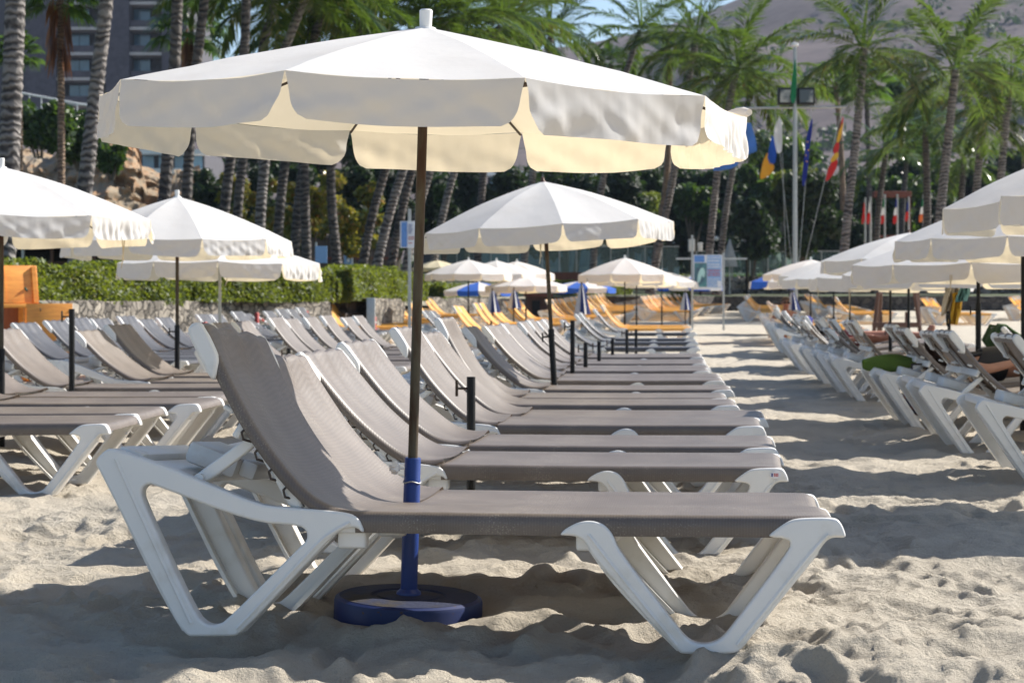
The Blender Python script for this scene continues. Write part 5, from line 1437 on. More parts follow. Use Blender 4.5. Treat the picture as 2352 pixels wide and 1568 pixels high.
# notice on the tall post beside the big pole
e, o = thing_px('notice_board', 937, 760, 33, 'small blue and white notice on a tall pole just left of the big parasol pole', 'sign')
pxbox(MB(), 937, 944, 480, 775, 33, 0.05, o).build('post', M['galv'], e, ang=0)
p = pxbox(MB(), 919, 956, 508, 569, 32.96, 0.02, o).build('panel', M['sign_white'], e)
pxbox(MB(), 922, 935, 510, 567, 32.945, 0.012, o).build('picture', M['sign_blue'], p)
rr = random.Random(4)
for k in range(10):
    y = 516 + 4.6 * k; w = rr.uniform(7, 14); m_ = pbr('sign_ink', (0.08, 0.12, 0.3), 0.5) if k < 6 else M['red_paint']
    if k % 3 != 2 or k < 3: pxbox(MB(), 938, 938 + w, y, y + 1.6, 32.948, 0.01, o).build('lettering', m_, p)
# the big information board
e, o = thing_px('information_board', 1626, 770, 47, 'blue and white information board on two metal posts beside the sand path', 'sign')
pxbox(MB(), 1588, 1592.5, 540, 778, 47, 0.05, o).build('post', M['galv'], e, ang=0); pxbox(MB(), 1660, 1664.5, 580, 779, 47, 0.05, o).build('post', M['galv'], e, ang=0)
p = pxbox(MB(), 1593, 1659, 585, 665, 46.98, 0.03, o).build('panel', M['sign_white'], e)
pxbox(MB(), 1595, 1618, 587, 602, 46.965, 0.012, o).build('header', M['sign_blue'], p)
pxbox(MB(), 1595, 1623, 604, 659, 46.965, 0.012, o).build('picture', pbr('sea_picture', (0.10, 0.30, 0.30), 0.4, 0.5, 6, c2=(0.05, 0.07, 0.12)), p)
pxbox(MB(), 1624.5, 1656.5, 587, 659, 46.966, 0.012, o).build('text_field', M['sign_pale'], p)
mb = plate([[(at(x, y, 47) - o).xz for x, y in ((1600, 650), (1603, 625), (1612, 612), (1620, 622), (1617, 640), (1611, 630), (1608, 648))]], 0.01, 0.002, 1)
obj('emblem', mb, pbr('pale_turquoise', (0.45, 0.68, 0.62), 0.4), p, (0, -0.055, 0))
ri = pbr('red_ink', (0.55, 0.06, 0.06), 0.5)
for k, (y, h, m_) in enumerate(((590, 3.4, 0), (597, 3.4, 0), (605, 3.6, 0), (611, 3.6, 0), (619.5, 3, 1), (626, 2.2, 1), (631, 2.2, 1), (639, 2, 0), (644, 2, 0), (649, 2, 0), (654, 2, 0))):
    x = 1626.0
    while x < 1653:
        w = rr.uniform(1.2, 3.2); pxbox(MB(), x, min(x + w, 1655), y, y + h, 46.952, 0.012, o).build('lettering', ri if m_ else M['sign_white'], p); x += w + rr.uniform(0.9, 1.8)
pxbox(MB(), 1648, 1656, 645, 658, 46.950, 0.012, o).build('stamp', M['sign_white'], p)
pxbox(MB(), 1553, 1716, 592, 596, 47.08, 0.05, o).build('cross_bar', M['galv'], e)
# open chest of orange wood at left
def chest():
    Z = 21.6
    e, o = thing_px('storage_chest', 60, 800, Z, 'large orange wooden storage chest with its lid propped open at the left edge', 'chest')
    e.rotation_euler = (0, 0, R(28))
    x = lambda p: X_at(p, Z) - o.x
    z = lambda p: CAMH - (p - HOR) / F * Z - o.z
    g = -o.z
    L, Mi, Rr2 = x(-150), x(61), x(167)
    t = 0.03
    def bd(name, x0, x1, y0, y1, z0, z1, mat='wood_orange'):
        MB().box(((x0 + x1) / 2, (y0 + y1) / 2, (z0 + z1) / 2), (x1 - x0, y1 - y0, z1 - z0), None, 0.004).build(name, M[mat], e)
    top = z(697)
    bd('front_panel', Mi, Rr2, 0, t, g, top); bd('side_panel', Rr2 - t, Rr2, t, 1.0, g, top); bd('side_panel', L, L + t, t, 1.0, g, top)
    bd('back_panel', L + t, Rr2 - t, 1.0 - t, 1.0, g, top)
    bd('bay_divider', Mi - t, Mi, t, 1.0 - t, g, top); bd('bay_floor', L + t, Mi - t, t, 1 - t, g, g + t)
    dark = pbr('shaded_red_wood', (0.30, 0.085, 0.02), 0.5, 0.15, 6, stretch=(6, 1, 1))  # darker copy of the chest wood, shade of the open bay in its colour
    MB().box(((L + Mi) / 2, 0.30, (g + top) / 2), (Mi - L - 2 * t, 0.03, top - g)).build('bay_inner_panel', dark, e)
    bd('top_rail', L, Mi, 0, t, top - 0.05, top)
    mb = MB(); w = x(112) - L
    mb.box((L + w / 2, 0.55, top + (z(608) - top) / 2), (w, 0.035, (z(608) - top) * 1.04), (R(-16), 0, 0), 0.004)
    lid = mb.build('lid', M['wood_orange'], e)
    for q in (x(30), x(104)):
        MB().box((q, 0.55 - 0.030, top + (z(608) - top) / 2), (0.05, 0.02, (z(608) - top) * 1.0), (R(-16), 0, 0)).build('batten', M['wood_orange'], lid)
    mb = MB(); mb.tube([(x(80), 0.5, z(660)), (x(100), 0.55, z(685)), (x(125), 0.6, z(697)), (x(140), 0.6, z(698))], 0.012, 6); mb.build('stay_rope', pbr('green_rope', (0.03, 0.12, 0.09), 0.8), e)
    mb = MB()
    for (q, y_) in ((92, 708), (158, 712)): mb.tube([(x(q), -0.01, z(y_)), (x(q), -0.03, z(y_ + 3)), (x(q), -0.01, z(y_ + 7))], 0.006, 6)
    mb.build('handle', M['lace'], e)
chest()

# ------------------------------------------------------------------ mast, flags
def pxplate(P, Z, thick, o, mat, name, parent, wave=0.06, it=1, yoff=0.0):
    me = plate([[((at(x, y, Z) - o).x, (at(x, y, Z) - o).z) for x, y in P]], thick, min(0.004, thick / 3), it, 1)
    bm = bmesh.new(); bm.from_mesh(me)
    bmesh.ops.subdivide_edges(bm, edges=[e_ for e_ in bm.edges if e_.calc_length() > 0.25], cuts=3, use_grid_fill=True)
    bmesh.ops.triangulate(bm, faces=bm.faces)
    for v in bm.verts: v.co.y += wave * math.sin(v.co.x * 11 + v.co.z * 4) + yoff
    bm.to_mesh(me); bm.free(); me.shade_smooth(); me.set_sharp_from_angle(angle=R(50))
    return obj(name, me, mat, parent)
ZM = 56.0
e, o = thing_px('flag_mast', 1826, 640, ZM, 'tall galvanised mast with crossbar and two floodlights', 'mast')
a = at(1826, 108, ZM) - o; base = Vector((0, 0, gz(ZM) - o.z - 0.3))
MB().tube([base, a], [0.085, 0.055], 14).build('pole', M['galv'], e)
MB().lathe([(0, 0.14), (0.10, 0.11), (0.11, 0.03), (0.06, 0.0)], a, 12).build('finial', M['white_paint'], e)
MB().tube([at(1690, 249, ZM) - o, at(1944, 246, ZM) - o], 0.035, 8).build('cross_bar', M['galv'], e)
for (x0, x1) in ((1788, 1822), (1833, 1872)):
    f = pxbox(MB(), x0, x1, 201, 240, ZM - 0.15, 0.3, o, bevel=0.03).build('floodlight', M['black_steel'], e)
    pxbox(MB(), x0 + 4, x1 - 4, 206, 235, ZM - 0.17, 0.03, o).build('lamp_glass', pbr('lamp_glass', (0.35, 0.33, 0.28), 0.08, spec=0.9, c2=(0.03, 0.03, 0.03), scale=1.2, lo=0.4, hi=0.5), f)
mb = MB()
for (x0, y0, x1, y1) in ((1780, 249, 1822, 640), (1864, 249, 1832, 640), (1934, 249, 1840, 640), (1797, 352, 1806, 640)): mb.tube([at(x0, y0, ZM - 0.1) - o, at(x1, y1, ZM - 0.1) - o], 0.008, 4)
mb.build('halyard', M['galv'], e)
FL = {'white': (0.75, 0.75, 0.75), 'blue': (0.015, 0.10, 0.48), 'yellow': (0.80, 0.42, 0.03), 'navy': (0.012, 0.03, 0.30), 'red': (0.62, 0.03, 0.025), 'pale': (0.10, 0.26, 0.62), 'green': (0.01, 0.22, 0.08), 'gold': (0.80, 0.50, 0.05), 'orange': (0.75, 0.25, 0.08)}
FM = {k: add_translucent(pbr('flag_' + k, c, 0.8, 0.06), c, 0.35) for k, c in FL.items()}
def flag(label, parts, Z=ZM, group=None):
    p0 = parts[0][2][0]; o = at(p0[0], p0[1], Z - 0.25); e = empty('flag', o); tag(e, label, 'flag', group)
    for nm, c, P in parts: pxplate(P, Z - 0.25, 0.012, o, FM[c], nm, e)
    return e, o
flag('green flag hanging limp against the mast between the floodlights', [('cloth', 'green', [(1827, 134), (1830, 180), (1829, 236), (1815, 238), (1818, 190), (1824, 140)])])
flag('pale blue flag hanging left of the mast, half behind the big parasol flap', [('cloth', 'pale', [(1719, 262), (1742, 346), (1727, 352), (1700, 362), (1692, 386), (1640, 394), (1637, 386), (1688, 345)])])
flag('white, blue and yellow flag hanging left of the mast', [('white_stripe', 'white', [(1794, 256), (1798, 345), (1791, 353), (1783, 351), (1775, 305)]),
     ('blue_stripe', 'blue', [(1776, 302), (1784, 350), (1779, 381), (1762, 373), (1765, 342)]), ('yellow_stripe', 'yellow', [(1765, 345), (1764, 371), (1779, 379), (1776, 395), (1752, 413), (1744, 410), (1751, 374)])])
ef, of = flag('dark blue flag with a few yellow stars right of the mast', [('cloth', 'navy', [(1866, 264), (1865, 300), (1859, 350), (1851, 425), (1842, 428), (1845, 370), (1853, 310)])])
for (x, y) in ((1855, 326), (1851, 357), (1853, 371), (1857, 345)):
    pts = []
    for k in range(10):
        r_ = 2.7 if k % 2 == 0 else 1.1; t = math.pi * k / 5; pts.append((x + r_ * math.sin(t), y - r_ * math.cos(t)))
    me = plate([[((at(a_, b_, ZM - 0.36) - of).x, (at(a_, b_, ZM - 0.36) - of).z) for a_, b_ in pts]], 0.006, 0.001, 0, 1); obj('star', me, FM['gold'], ef, (0, -0.11, 0))
flag('red and yellow flag hanging at the right end of the crossbar', [('red_tip', 'red', [(1937, 264), (1937, 280), (1929, 300), (1931, 282)]), ('yellow_stripe', 'gold', [(1937, 279), (1934, 300), (1930, 325), (1921, 330), (1926, 303), (1931, 290)]),
     ('red_stripe', 'red', [(1929, 322), (1927, 350), (1915, 356), (1912, 345), (1921, 326)]), ('yellow_band', 'gold', [(1926, 348), (1925, 365), (1908, 375), (1908, 366), (1915, 354)]), ('red_end', 'red', [(1925, 363), (1919, 395), (1898, 419), (1895, 412), (1907, 374)])])
# row of small flags
for i, (x, y0, y1, cs) in enumerate(((1982, 464, 512, ('red', 'red')), (1994, 462, 512, ('white', 'red')), (2027, 456, 512, ('green', 'white', 'red')), (2056, 456, 512, ('navy', 'white', 'red')), (2082, 462, 506, ('navy', 'red')), (2116, 456, 508, ('green', 'white', 'orange')), (2156, 470, 510, ('gold', 'red')), (2188, 462, 490, ('navy', 'white', 'red')))):
    Z = 80.0; px = x + 5
    lab = ['small red flag', 'small white and red flag', 'small green, white and red flag', 'small blue, white and red flag', 'small blue and red flag', 'small green, white and orange flag', 'small yellow and red flag', 'small blue, white and red flag, rightmost'][i]
    o = at(px, 600, Z); e = empty('flagpole', o); tag(e, f'thin pole carrying the {lab[6:]} in the row of small flags', 'flagpole', 'poles of the small flag row')
    MB().tube([Vector((0, 0, -1.0)), at(px, y0 - 10, Z) - o], 0.045, 8).build('pole', M['galv'], e)
    parts = []; n = len(cs)
    for k, c in enumerate(cs):
        ya = y0 + (y1 - y0) * k / n; yb = y0 + (y1 - y0) * (k + 1) / n + 1
        w = 5 + 2.5 * k
        parts.append((c + '_stripe', c, [(px - 1, ya), (px - 1, yb), (px - 1 - w, yb + 3), (px - 1 - w + 2, ya + 2)]))
    flag(lab + ' drooping in the row left of the tallest palm', parts, Z, 'row of small flags')

# pergola, trestle, lamps, terrace furniture
e, o = thing_px('wooden_pergola', 2054, 600, 82, 'red brown wooden frame with a broad top beam behind the right palms', 'pergola')
pxbox(MB(), 2008, 2094, 439, 453, 82, 0.5, o, bevel=0.03).build('top_beam', M['wood_red'], e, ang=0)
for x in (2014, 2086): pxbox(MB(), x, x + 6, 453, 640, 82.1, 0.2, o).build('post', M['wood_red'], e, ang=0)
for y in (540, 556): pxbox(MB(), 2016, 2090, y, y + 6, 82.15, 0.12, o).build('side_rail', M['wood_red'], e, ang=0)
e, o = thing_px('wooden_trestle', 2058, 790, 41, 'dark brown wooden trestle with slanting legs standing on the sand at right', 'trestle')
for (x0, y0, x1, y1, w) in ((2017, 672, 2003, 800, 0.045), (2101, 672, 2119, 800, 0.045)):
    MB().tube([at(x0, y0, 41) - o, at(x1, y1, 41) - o], w, 8).build('leg', M['wood_dark'], e)
    MB().tube([at(x0 + 6, y0, 41.5) - o, at((x0 + x1) / 2 + 6, y1 - 3, 42.2) - o], w, 8).build('leg', M['wood_dark'], e)
pxbox(MB(), 2005, 2113, 740, 752, 40.8, 0.12, o, bevel=0.01).build('beam', M['wood_dark'], e, ang=0)
for x in (2021, 2080): pxbox(MB(), x, x + 6, 716, 800, 41.2, 0.08, o).build('stake', M['wood_dark'], e, ang=0)
for i, (x, y) in enumerate(((1715, 553), (1640, 548))):
    Z = 84.0; e, o = thing_px('street_lamp', x, 625, Z, ['twin white globe lamp in front of the dark tree', 'twin white globe lamp above the information board'][i], 'lamp')
    MB().tube([(0, 0, -1.0), at(x, y + 4, Z) - o], 0.05, 8).build('post', M['black_steel'], e)
    for s in (-6, 6):
        c = at(x + s, y, Z) - o; MB().lathe([(0, -0.115), (0.08, -0.08), (0.115, 0), (0.08, 0.08), (0, 0.115)], c, 14).build('globe', M['white_paint'], e)
for i, x in enumerate((1589, 1609)):
    Z = 80.0; e, o = thing_px('lantern_post', x, 625, Z, ['white box lantern on a dark post above the information board', 'smaller white lantern right of the box lantern'][i], 'lamp')
    MB().tube([(0, 0, -1.0), at(x, 577, Z) - o], 0.06, 8).build('post', M['black_steel'], e)
    pxbox(MB(), x - 7 + i * 2, x + 7 - i * 2, 549 + i * 8, 577, Z - 0.1, 0.25, o, bevel=0.02).build('lantern', M['white_paint'], e)
for i, x in enumerate((1700, 1735, 1768, 1801, 1834, 1866)):
    e, o = thing_px('garden_bollard', x, 612, 86, f'cream garden bollard light on the terrace, {ORD[i + 1]} from the left', 'bollard', 'bollard lights on the terrace')
    pxbox(MB(), x - 2.4, x + 2.4, 590, 614, 86, 0.10, o, bevel=0.01).build('shaft', M['slab'], e); pxbox(MB(), x - 3.2, x + 3.2, 586, 590, 85.96, 0.16, o).build('cap', M['white_paint'], e)
gl = pbr('greenish_fence_glass', (0.22, 0.34, 0.34), 0.05, 0.1, 0.4, spec=0.8)
m_, nt, b, out = nodes_of('fence_glass'); tr = nt.nodes.new('ShaderNodeBsdfTransparent'); tr.inputs[0].default_value = (0.8, 0.92, 0.9, 1); mx = nt.nodes.new('ShaderNodeMixShader'); mx.inputs[0].default_value = 0.8
b.inputs['Base Color'].default_value = (0.28, 0.34, 0.34, 1); b.inputs['Roughness'].default_value = 0.06
nt.links.new(b.outputs[0], mx.inputs[1]); nt.links.new(tr.outputs[0], mx.inputs[2]); nt.links.new(mx.outputs[0], out.inputs[0])
def glass_fence(label, x0, x1, y0, y1, Z, n):
    e, o = thing_px('glass_fence', (x0 + x1) / 2, y1, Z, label, 'fence')
    for k in range(n):
        a, b = x0 + (x1 - x0) * k / n, x0 + (x1 - x0) * (k + 1) / n
        pxbox(MB(), a + 1.5, b - 1.5, y0 + 2, y1, Z, 0.03, o).build('glass_panel', m_, e)
        pxbox(MB(), a - 1.2, a + 1.2, y0, y1 + 3, Z - 0.02, 0.07, o).build('post', M['galv'], e)
    pxbox(MB(), x0, x1, y0 - 1.5, y0 + 1, Z - 0.03, 0.09, o).build('hand_rail', M['galv'], e)
glass_fence('glass balustrade behind the second parasol', 1010, 1560, 566, 640, 82, 14)
glass_fence('glass balustrade on the terrace right of the information board', 1600, 2010, 577, 640, 85.5, 10)
M['pale_glass'] = pbr('pale_window_glass', (0.22, 0.28, 0.33), 0.1, 0.3, 0.6)
e, o = thing_px('cafe_building', 1300, 640, 112, 'pale blue fronted café building behind the glass balustrade', 'building')
pxbox(MB(), 1090, 1560, 540, 640, 112, 5, o).build('wall', pbr('pale_blue_front', (0.34, 0.38, 0.41), 0.6), e, ang=0)
for k in range(12):
    x = 1096 + 38 * k; pxbox(MB(), x, x + 26, 552, 612, 111.9, 0.15, o).build('window', M['pale_glass'], e, ang=0)
pxbox(MB(), 1085, 1565, 528, 540, 110.8, 6.4, o).build('roof', M['white_paint'], e, ang=0)
# brown hut with gear among the yellow loungers
e, o = thing_px('beach_hut', 1240, 745, 54, 'small brown wooden beach hut left of the second parasol pole', 'hut')
pxbox(MB(), 1208, 1264, 680, 735, 54, 1.6, o).build('wall', M['wood_dark'], e, ang=0)
pxbox(MB(), 1203, 1270, 674, 681, 53.8, 2.0, o).build('roof', M['wood_red'], e, ang=0)
pxbox(MB(), 1222, 1240, 690, 735, 53.9, 0.12, o).build('door', M['dark'], e, ang=0)
e, o = thing_px('hut_roof', 1320, 650, 78, 'low brown roofed kiosk behind the second parasol pole', 'hut')
pxbox(MB(), 1255, 1335, 625, 648, 78, 2.0, o).build('roof', M['wood_red'], e, ang=0); pxbox(MB(), 1262, 1330, 648, 690, 78.3, 1.5, o).build('wall', M['dark'], e, ang=0)
e, o = thing_px('white_chair', 1195, 735, 52, 'white plastic chair beside the brown hut', 'chair')
pxbox(MB(), 1187, 1203, 693, 716, 52.3, 0.06, o, bevel=0.02).build('backrest', M['plastic'], e); pxbox(MB(), 1186, 1205, 716, 721, 51.9, 0.45, o, bevel=0.01).build('seat', M['plastic'], e)
for (x, dz) in ((1187, 0), (1202, 0), (1187, .4), (1202, .4)): pxbox(MB(), x, x + 2.5, 721, 746, 51.92 + dz, 0.04, o).build('leg', M['plastic'], e)
e, o = thing_px('grey_canopy_tent', 1676, 625, 83, 'pale grey furled garden umbrella right of the globe lamp', 'umbrella')
MB().lathe([(0.36, 0.55), (0.30, 0.9), (0.05, 1.75), (0, 1.8)], (0, 0, -0.3), 10).build('canopy', pbr('grey_cloth', (0.35, 0.36, 0.36), 0.9), e); MB().tube([(0, 0, -1.2), (0, 0, 1.4)], 0.03, 6).build('pole', M['galv'], e)
# red and white marker posts by the stone wall
for i, (x, y0, y1, Z) in enumerate(((471, 742, 770, 25.5), (590, 720, 750, 29.5), (704, 716, 745, 34), (470 + 390, 728, 745, 36))):
    e, o = thing_px('marker_post', x, y1, Z, ['red marker post left of the thin grey parasol pole', 'red marker post with red and white tape by the stone wall', 'red marker post before the stone wall end', 'red marker among the yellow loungers by the steps'][i], 'post')
    MB().lathe([(0.035, -0.5), (0.035, (y1 - y0) * Z / F), (0.02, (y1 - y0) * Z / F + 0.02), (0, (y1 - y0) * Z / F + 0.02)], seg=10).build('shaft', M['red_paint'], e)
    MB().lathe([(0.037, 0.03), (0.037, 0.06)], seg=10).build('band', M['sign_white'], e)
e, o = thing_px('barrier_tape', 630, 735, 29.6, 'red and white striped barrier tape between the marker posts', 'tape')
a, b_ = at(592, 727, 29.5) - o, at(672, 742, 31.5) - o
for k in range(12):
    p, q = a.lerp(b_, k / 12), a.lerp(b_, (k + 0.98) / 12); p.z -= 0.10 * math.sin(math.pi * k / 12); q.z -= 0.10 * math.sin(math.pi * (k + 1) / 12)
    mb = MB(); mb.tube([p, q], 0.018, 5); mb.build('stripe', M['red_paint'] if k % 2 else M['sign_white'], e)

# ------------------------------------------------------------------ cloths and people
def cloth_sheet(name, label, cat, P, mat, group=None, noise_=0.02, sd=1):
    """P grid of world points"""
    o = P[0][0].copy()
    G = []
    for i, row in enumerate(P):
        G.append([q - o + noise_ * Vector(mnoise.noise_vector(q * 5 + Vector((sd, 0, 0)))) for q in row])
    mb = MB(); mb.grid(G); ob = mb.build(name, mat, None, ang=70, loc=o, fix=False)
    md = ob.modifiers.new('thick', 'SOLIDIFY'); md.thickness = 0.012
    tag(ob, label, cat, group); return ob
bpy.context.view_layer.update()
gt = add_translucent(pbr('dark_green_towel', (0.035, 0.075, 0.018), 0.95, 0.15, 20), (0.08, 0.16, 0.03), 0.2)
lt = add_translucent(pbr('lime_towel', (0.13, 0.21, 0.04), 0.95, 0.1, 20), (0.3, 0.5, 0.06), 0.2)
# towel over the lounger behind the right row
mw = towel_l.matrix_world
def bk(t, off, y, b=-16):
    """point on the backrest of a lounger (local), t along the back from its foot (0) to the head (1)"""
    P0, P1 = Vector((*lp(700, 1150), 0)).xzy, Vector((*lp(452, 760), 0)).xzy
    q = P0.lerp(P1, t) - PIV
    d = (P1 - P0).normalized(); n = Vector((-d.z, 0, d.x)) * -1
    q = q + n * off
    q = Matrix.Rotation(R(b), 3, 'Y') @ q + PIV
    q.y = y; return q
G = []
for i in range(22):
    s = i / 21; row = []
    for j in range(13):
        y = -0.28 + 0.62 * j / 12
        if s < 0.5: q = bk(-0.15 + 2.3 * s, 0.030 + 0.01 * math.sin(j), y)
        elif s < 0.56: q = bk(1.0, 0.03 - 0.14 * (s - 0.5) / 0.06, y) + Vector((0, 0, 0.035 * math.sin((s - 0.5) / 0.06 * math.pi)))
        else: q = bk(1.0 - 2.2 * (s - 0.56), -0.115 - 0.05 * math.sin(j * 1.1) - 0.25 * (s - 0.56), y + 0.02 * math.sin(s * 9))
        row.append(mw @ q)
    G.append(row)
cloth_sheet('towel', 'dark green towel draped over the lounger back at the right edge', 'towel', G, gt, sd=2)
# lime bag-like rolled towel
o = Vector((X_at(2042, 14.1), 14.1, 0.44)); mb = MB()
G = []
for i in range(15):
    t = i / 14; rr_ = 0.09 * math.sin(math.pi * min(1, max(0, t * 0.9 + 0.05))) ** 0.35
    G.append([Vector((-0.2 + 0.4 * t, 0, 0)) + Vector((0, math.cos(a) * rr_, math.sin(a) * rr_ * 0.75)) * (1 + 0.12 * math.sin(a * 3 + t * 5)) for a in [2 * math.pi * j / 16 for j in range(17)]])
mb.grid(G); ob = mb.build('towel', lt, None, loc=o, fix=False); tag(ob, 'lime green rolled towel lying on a right row lounger', 'towel')
# navy towel by the man
mk = lambda x, y, Z: at(x, y, Z)
cloth_sheet('towel', 'navy blue towel over a lounger back right of the man', 'towel', [[at(1838 + 30 * j / 8, 729 + 22 * i / 6 + 3 * math.sin(j), 34.0 - 0.05 * i) for j in range(9)] for i in range(7)], pbr('navy_towel', (0.012, 0.02, 0.16), 0.95), sd=4)
# clothes hung on the low parasol's pole
for nm, lab, x0, x1, y0, y1, c, Z in (('shirt', 'cream shirt hanging from the low right hand parasol', 2165, 2206, 655, 712, (0.62, 0.56, 0.46), 16.2), ('towel', 'yellow cloth hanging below the low right hand parasol', 2188, 2206, 672, 745, (0.72, 0.42, 0.03), 16.1), ('towel', 'teal cloth hanging from the low right hand parasol', 2200, 2224, 655, 692, (0.16, 0.36, 0.36), 16.0)):
    G = []
    for i in range(12):
        t = i / 11
        G.append([at(x0 + (x1 - x0) * (j / 10) * (1 - 0.15 * t) + 3 * math.sin(t * 5), y0 + (y1 - y0) * t + (12 * abs(math.sin(j * 1.3)) * t if nm == 'shirt' else 0), Z + 0.05 * math.sin(j * 1.9 + t * 2)) for j in range(11)])
    cloth_sheet(nm, lab, nm, G, add_translucent(pbr(nm + '_cloth', c, 0.9, 0.08), c, 0.25), sd=len(lab), noise_=0.025)
e, o = thing_px('mask_strap', 2178, 715, 16.0, 'black looped strap hanging under the cream shirt', 'strap')
mb = MB(); mb.tube([at(2178 + 3.5 * math.sin(t), 715 + 17 - 17 * math.cos(t), 16.0) - o for t in [i * 2 * math.pi / 20 for i in range(21)]], 0.008, 6); mb.build('loop', M['black_steel'], e)

skin1 = pbr('tanned_skin', (0.36, 0.15, 0.09), 0.5, 0.08, 12); skin2 = pbr('fair_tan_skin', (0.46, 0.23, 0.15), 0.45, 0.08, 12)
def figure(joints, edges, mat, label, hair, hair_c, extra=None, loc=Vector((0, 0, 0)), mw=None, head='head', face=None):
    """joints: name -> (pos, radius)"""
    names = list(joints); me = bpy.data.meshes.new('body')
    me.from_pydata([joints[n][0] for n in names], [(names.index(a), names.index(b)) for a, b in edges], [])
    o = bpy.data.objects.new('body', me); col.objects.link(o)
    o.modifiers.new('skin', 'SKIN'); o.modifiers.new('sub', 'SUBSURF').levels = 2; o.modifiers['sub'].render_levels = 2
    for i, n in enumerate(names):
        r = joints[n][1]; r = r if isinstance(r, tuple) else (r, r)
        me.skin_vertices[0].data[i].radius = r
    me.skin_vertices[0].data[names.index('pelvis')].use_root = True
    dg = bpy.context.evaluated_depsgraph_get()
    bm_ = bpy.data.meshes.new_from_object(o.evaluated_get(dg)); bpy.data.objects.remove(o)
    root = empty('person'); tag(root, label, 'person')
    if mw is not None: root.matrix_world = mw
    root.location = root.location + loc
    bm_.shade_smooth(); obj('body', bm_, mat, root)
    return root
def ell(c, r, seg=16, rings=10, cut=None, axis=None):
    mb = MB(); prof = []
    for i in range(rings + 1):
        t = math.pi * i / rings; prof.append((math.sin(t), math.cos(t)))
    mb.lathe(prof, (0, 0, 0), seg); me = mb.mesh('hair')
    me.transform(Matrix.Translation(c) @ (axis or Matrix.Identity(4)) @ Matrix.Diagonal((*r, 1))); return me
def hand(J, E, wrist, name, fwd, side, size=1.0):
    w = J[wrist][0]; J[name] = (w + fwd * 0.045 * size, (0.032, 0.018)); E.append((wrist, name))
    for k, (s, L) in enumerate(((-0.030, 0.062), (-0.010, 0.075), (0.010, 0.070), (0.028, 0.055))):
        a = f'{name}{k}a'; b = f'{name}{k}b'
        J[a] = (w + fwd * (0.09 * size) + side * s, 0.009); J[b] = (w + fwd * (0.09 + L) * size + side * s * 1.2 + Vector((0, 0, -0.012)), 0.007); E += [(name, a), (a, b)]
    J[name + 't'] = (w + fwd * 0.06 * size - side * 0.055, 0.010); E.append((name, name + 't'))
V3 = Vector
# man in sunglasses sitting on the sand, leaning back on his hands
J = {'pelvis': (V3((0, 0.10, 0.12)), 0.14), 'waist': (V3((0, 0.17, 0.25)), 0.13), 'chest': (V3((0, 0.26, 0.41)), (0.165, 0.12)), 'neckb': (V3((0, 0.30, 0.53)), 0.07), 'neck': (V3((0, 0.29, 0.58)), 0.055), 'jaw': (V3((0, 0.255, 0.635)), (0.066, 0.07)), 'head': (V3((0, 0.265, 0.70)), (0.078, 0.092)), 'crown': (V3((0, 0.275, 0.755)), (0.062, 0.07))}
E = [('pelvis', 'waist'), ('waist', 'chest'), ('chest', 'neckb'), ('neckb', 'neck'), ('neck', 'jaw'), ('jaw', 'head'), ('head', 'crown')]
for s, n in ((-1, 'l'), (1, 'r')):
    J['sh' + n] = (V3((s * 0.19, 0.29, 0.48)), 0.062); J['el' + n] = (V3((s * 0.27, 0.42, 0.27)), 0.043); J['wr' + n] = (V3((s * 0.27, 0.46, 0.05)), 0.030)
    J['hip' + n] = (V3((s * 0.10, 0.02, 0.11)), 0.10); J['kn' + n] = (V3((s * 0.16, -0.34, 0.34)), 0.062); J['an' + n] = (V3((s * 0.15, -0.56, 0.05)), 0.042); J['ft' + n] = (V3((s * 0.16, -0.74, 0.03)), 0.032)
    E += [('chest', 'sh' + n), ('sh' + n, 'el' + n), ('el' + n, 'wr' + n), ('pelvis', 'hip' + n), ('hip' + n, 'kn' + n), ('kn' + n, 'an' + n), ('an' + n, 'ft' + n)]
    hand(J, E, 'wr' + n, 'ha' + n, V3((0, 0.75, -0.25)).normalized(), V3((1, 0, 0)))
man = figure(J, E, skin1, 'tanned man in sunglasses sitting upright among the right row loungers', None, None, loc=V3((X_at(1808, 36.6), 36.5, gz(36.6) + 0.10)))
obj('hair', ell((0, 0.285, 0.765), (0.085, 0.088, 0.055)), pbr('short_brown_hair', (0.09, 0.055, 0.035), 0.7), man)
mb = MB()
for s in (-1, 1): mb.lathe([(0, -0.006), (0.026, -0.004), (0.028, 0.0), (0.026, 0.004), (0, 0.006)], (0, 0, 0), 12); bmesh.ops.transform(mb.bm, matrix=Matrix.Translation((s * 0.034, 0.172, 0.705)) @ Matrix.Rotation(R(90), 4, 'X'), verts=mb.bm.verts[-(12 * 3 + 2):])
mb.tube([(-0.085, 0.26, 0.71), (-0.06, 0.178, 0.71), (0.06, 0.178, 0.71), (0.085, 0.26, 0.71)], 0.005, 6)
mb.build('sunglasses', M['black_steel'], man)
mb = MB(); mb.lathe([(0, 0.03), (0.010, 0.012), (0.015, -0.012), (0.0, -0.018)], (0, 0.168, 0.675), 8); mb.build('nose', skin1, man)
for s in (-1, 1): obj('ear', ell((s * 0.082, 0.27, 0.69), (0.012, 0.022, 0.032), 8, 6), skin1, man)
mb = MB(); mb.box((0, 0.178, 0.637), (0.05, 0.012, 0.010), None, 0.003); mb.build('mouth', M['red_paint'], man)
mb = MB(); G = []
for i in range(5): G.append([V3((0.172 * math.cos(a) * (1 - 0.02 * i), 0.10 + 0.02 * i + 0.155 * math.sin(a), 0.05 + 0.04 * i)) for a in [2 * math.pi * j / 18 for j in range(19)]])
mb.grid(G); mb.build('swim_shorts', pbr('navy_shorts', (0.015, 0.02, 0.09), 0.9), man, fix=False)

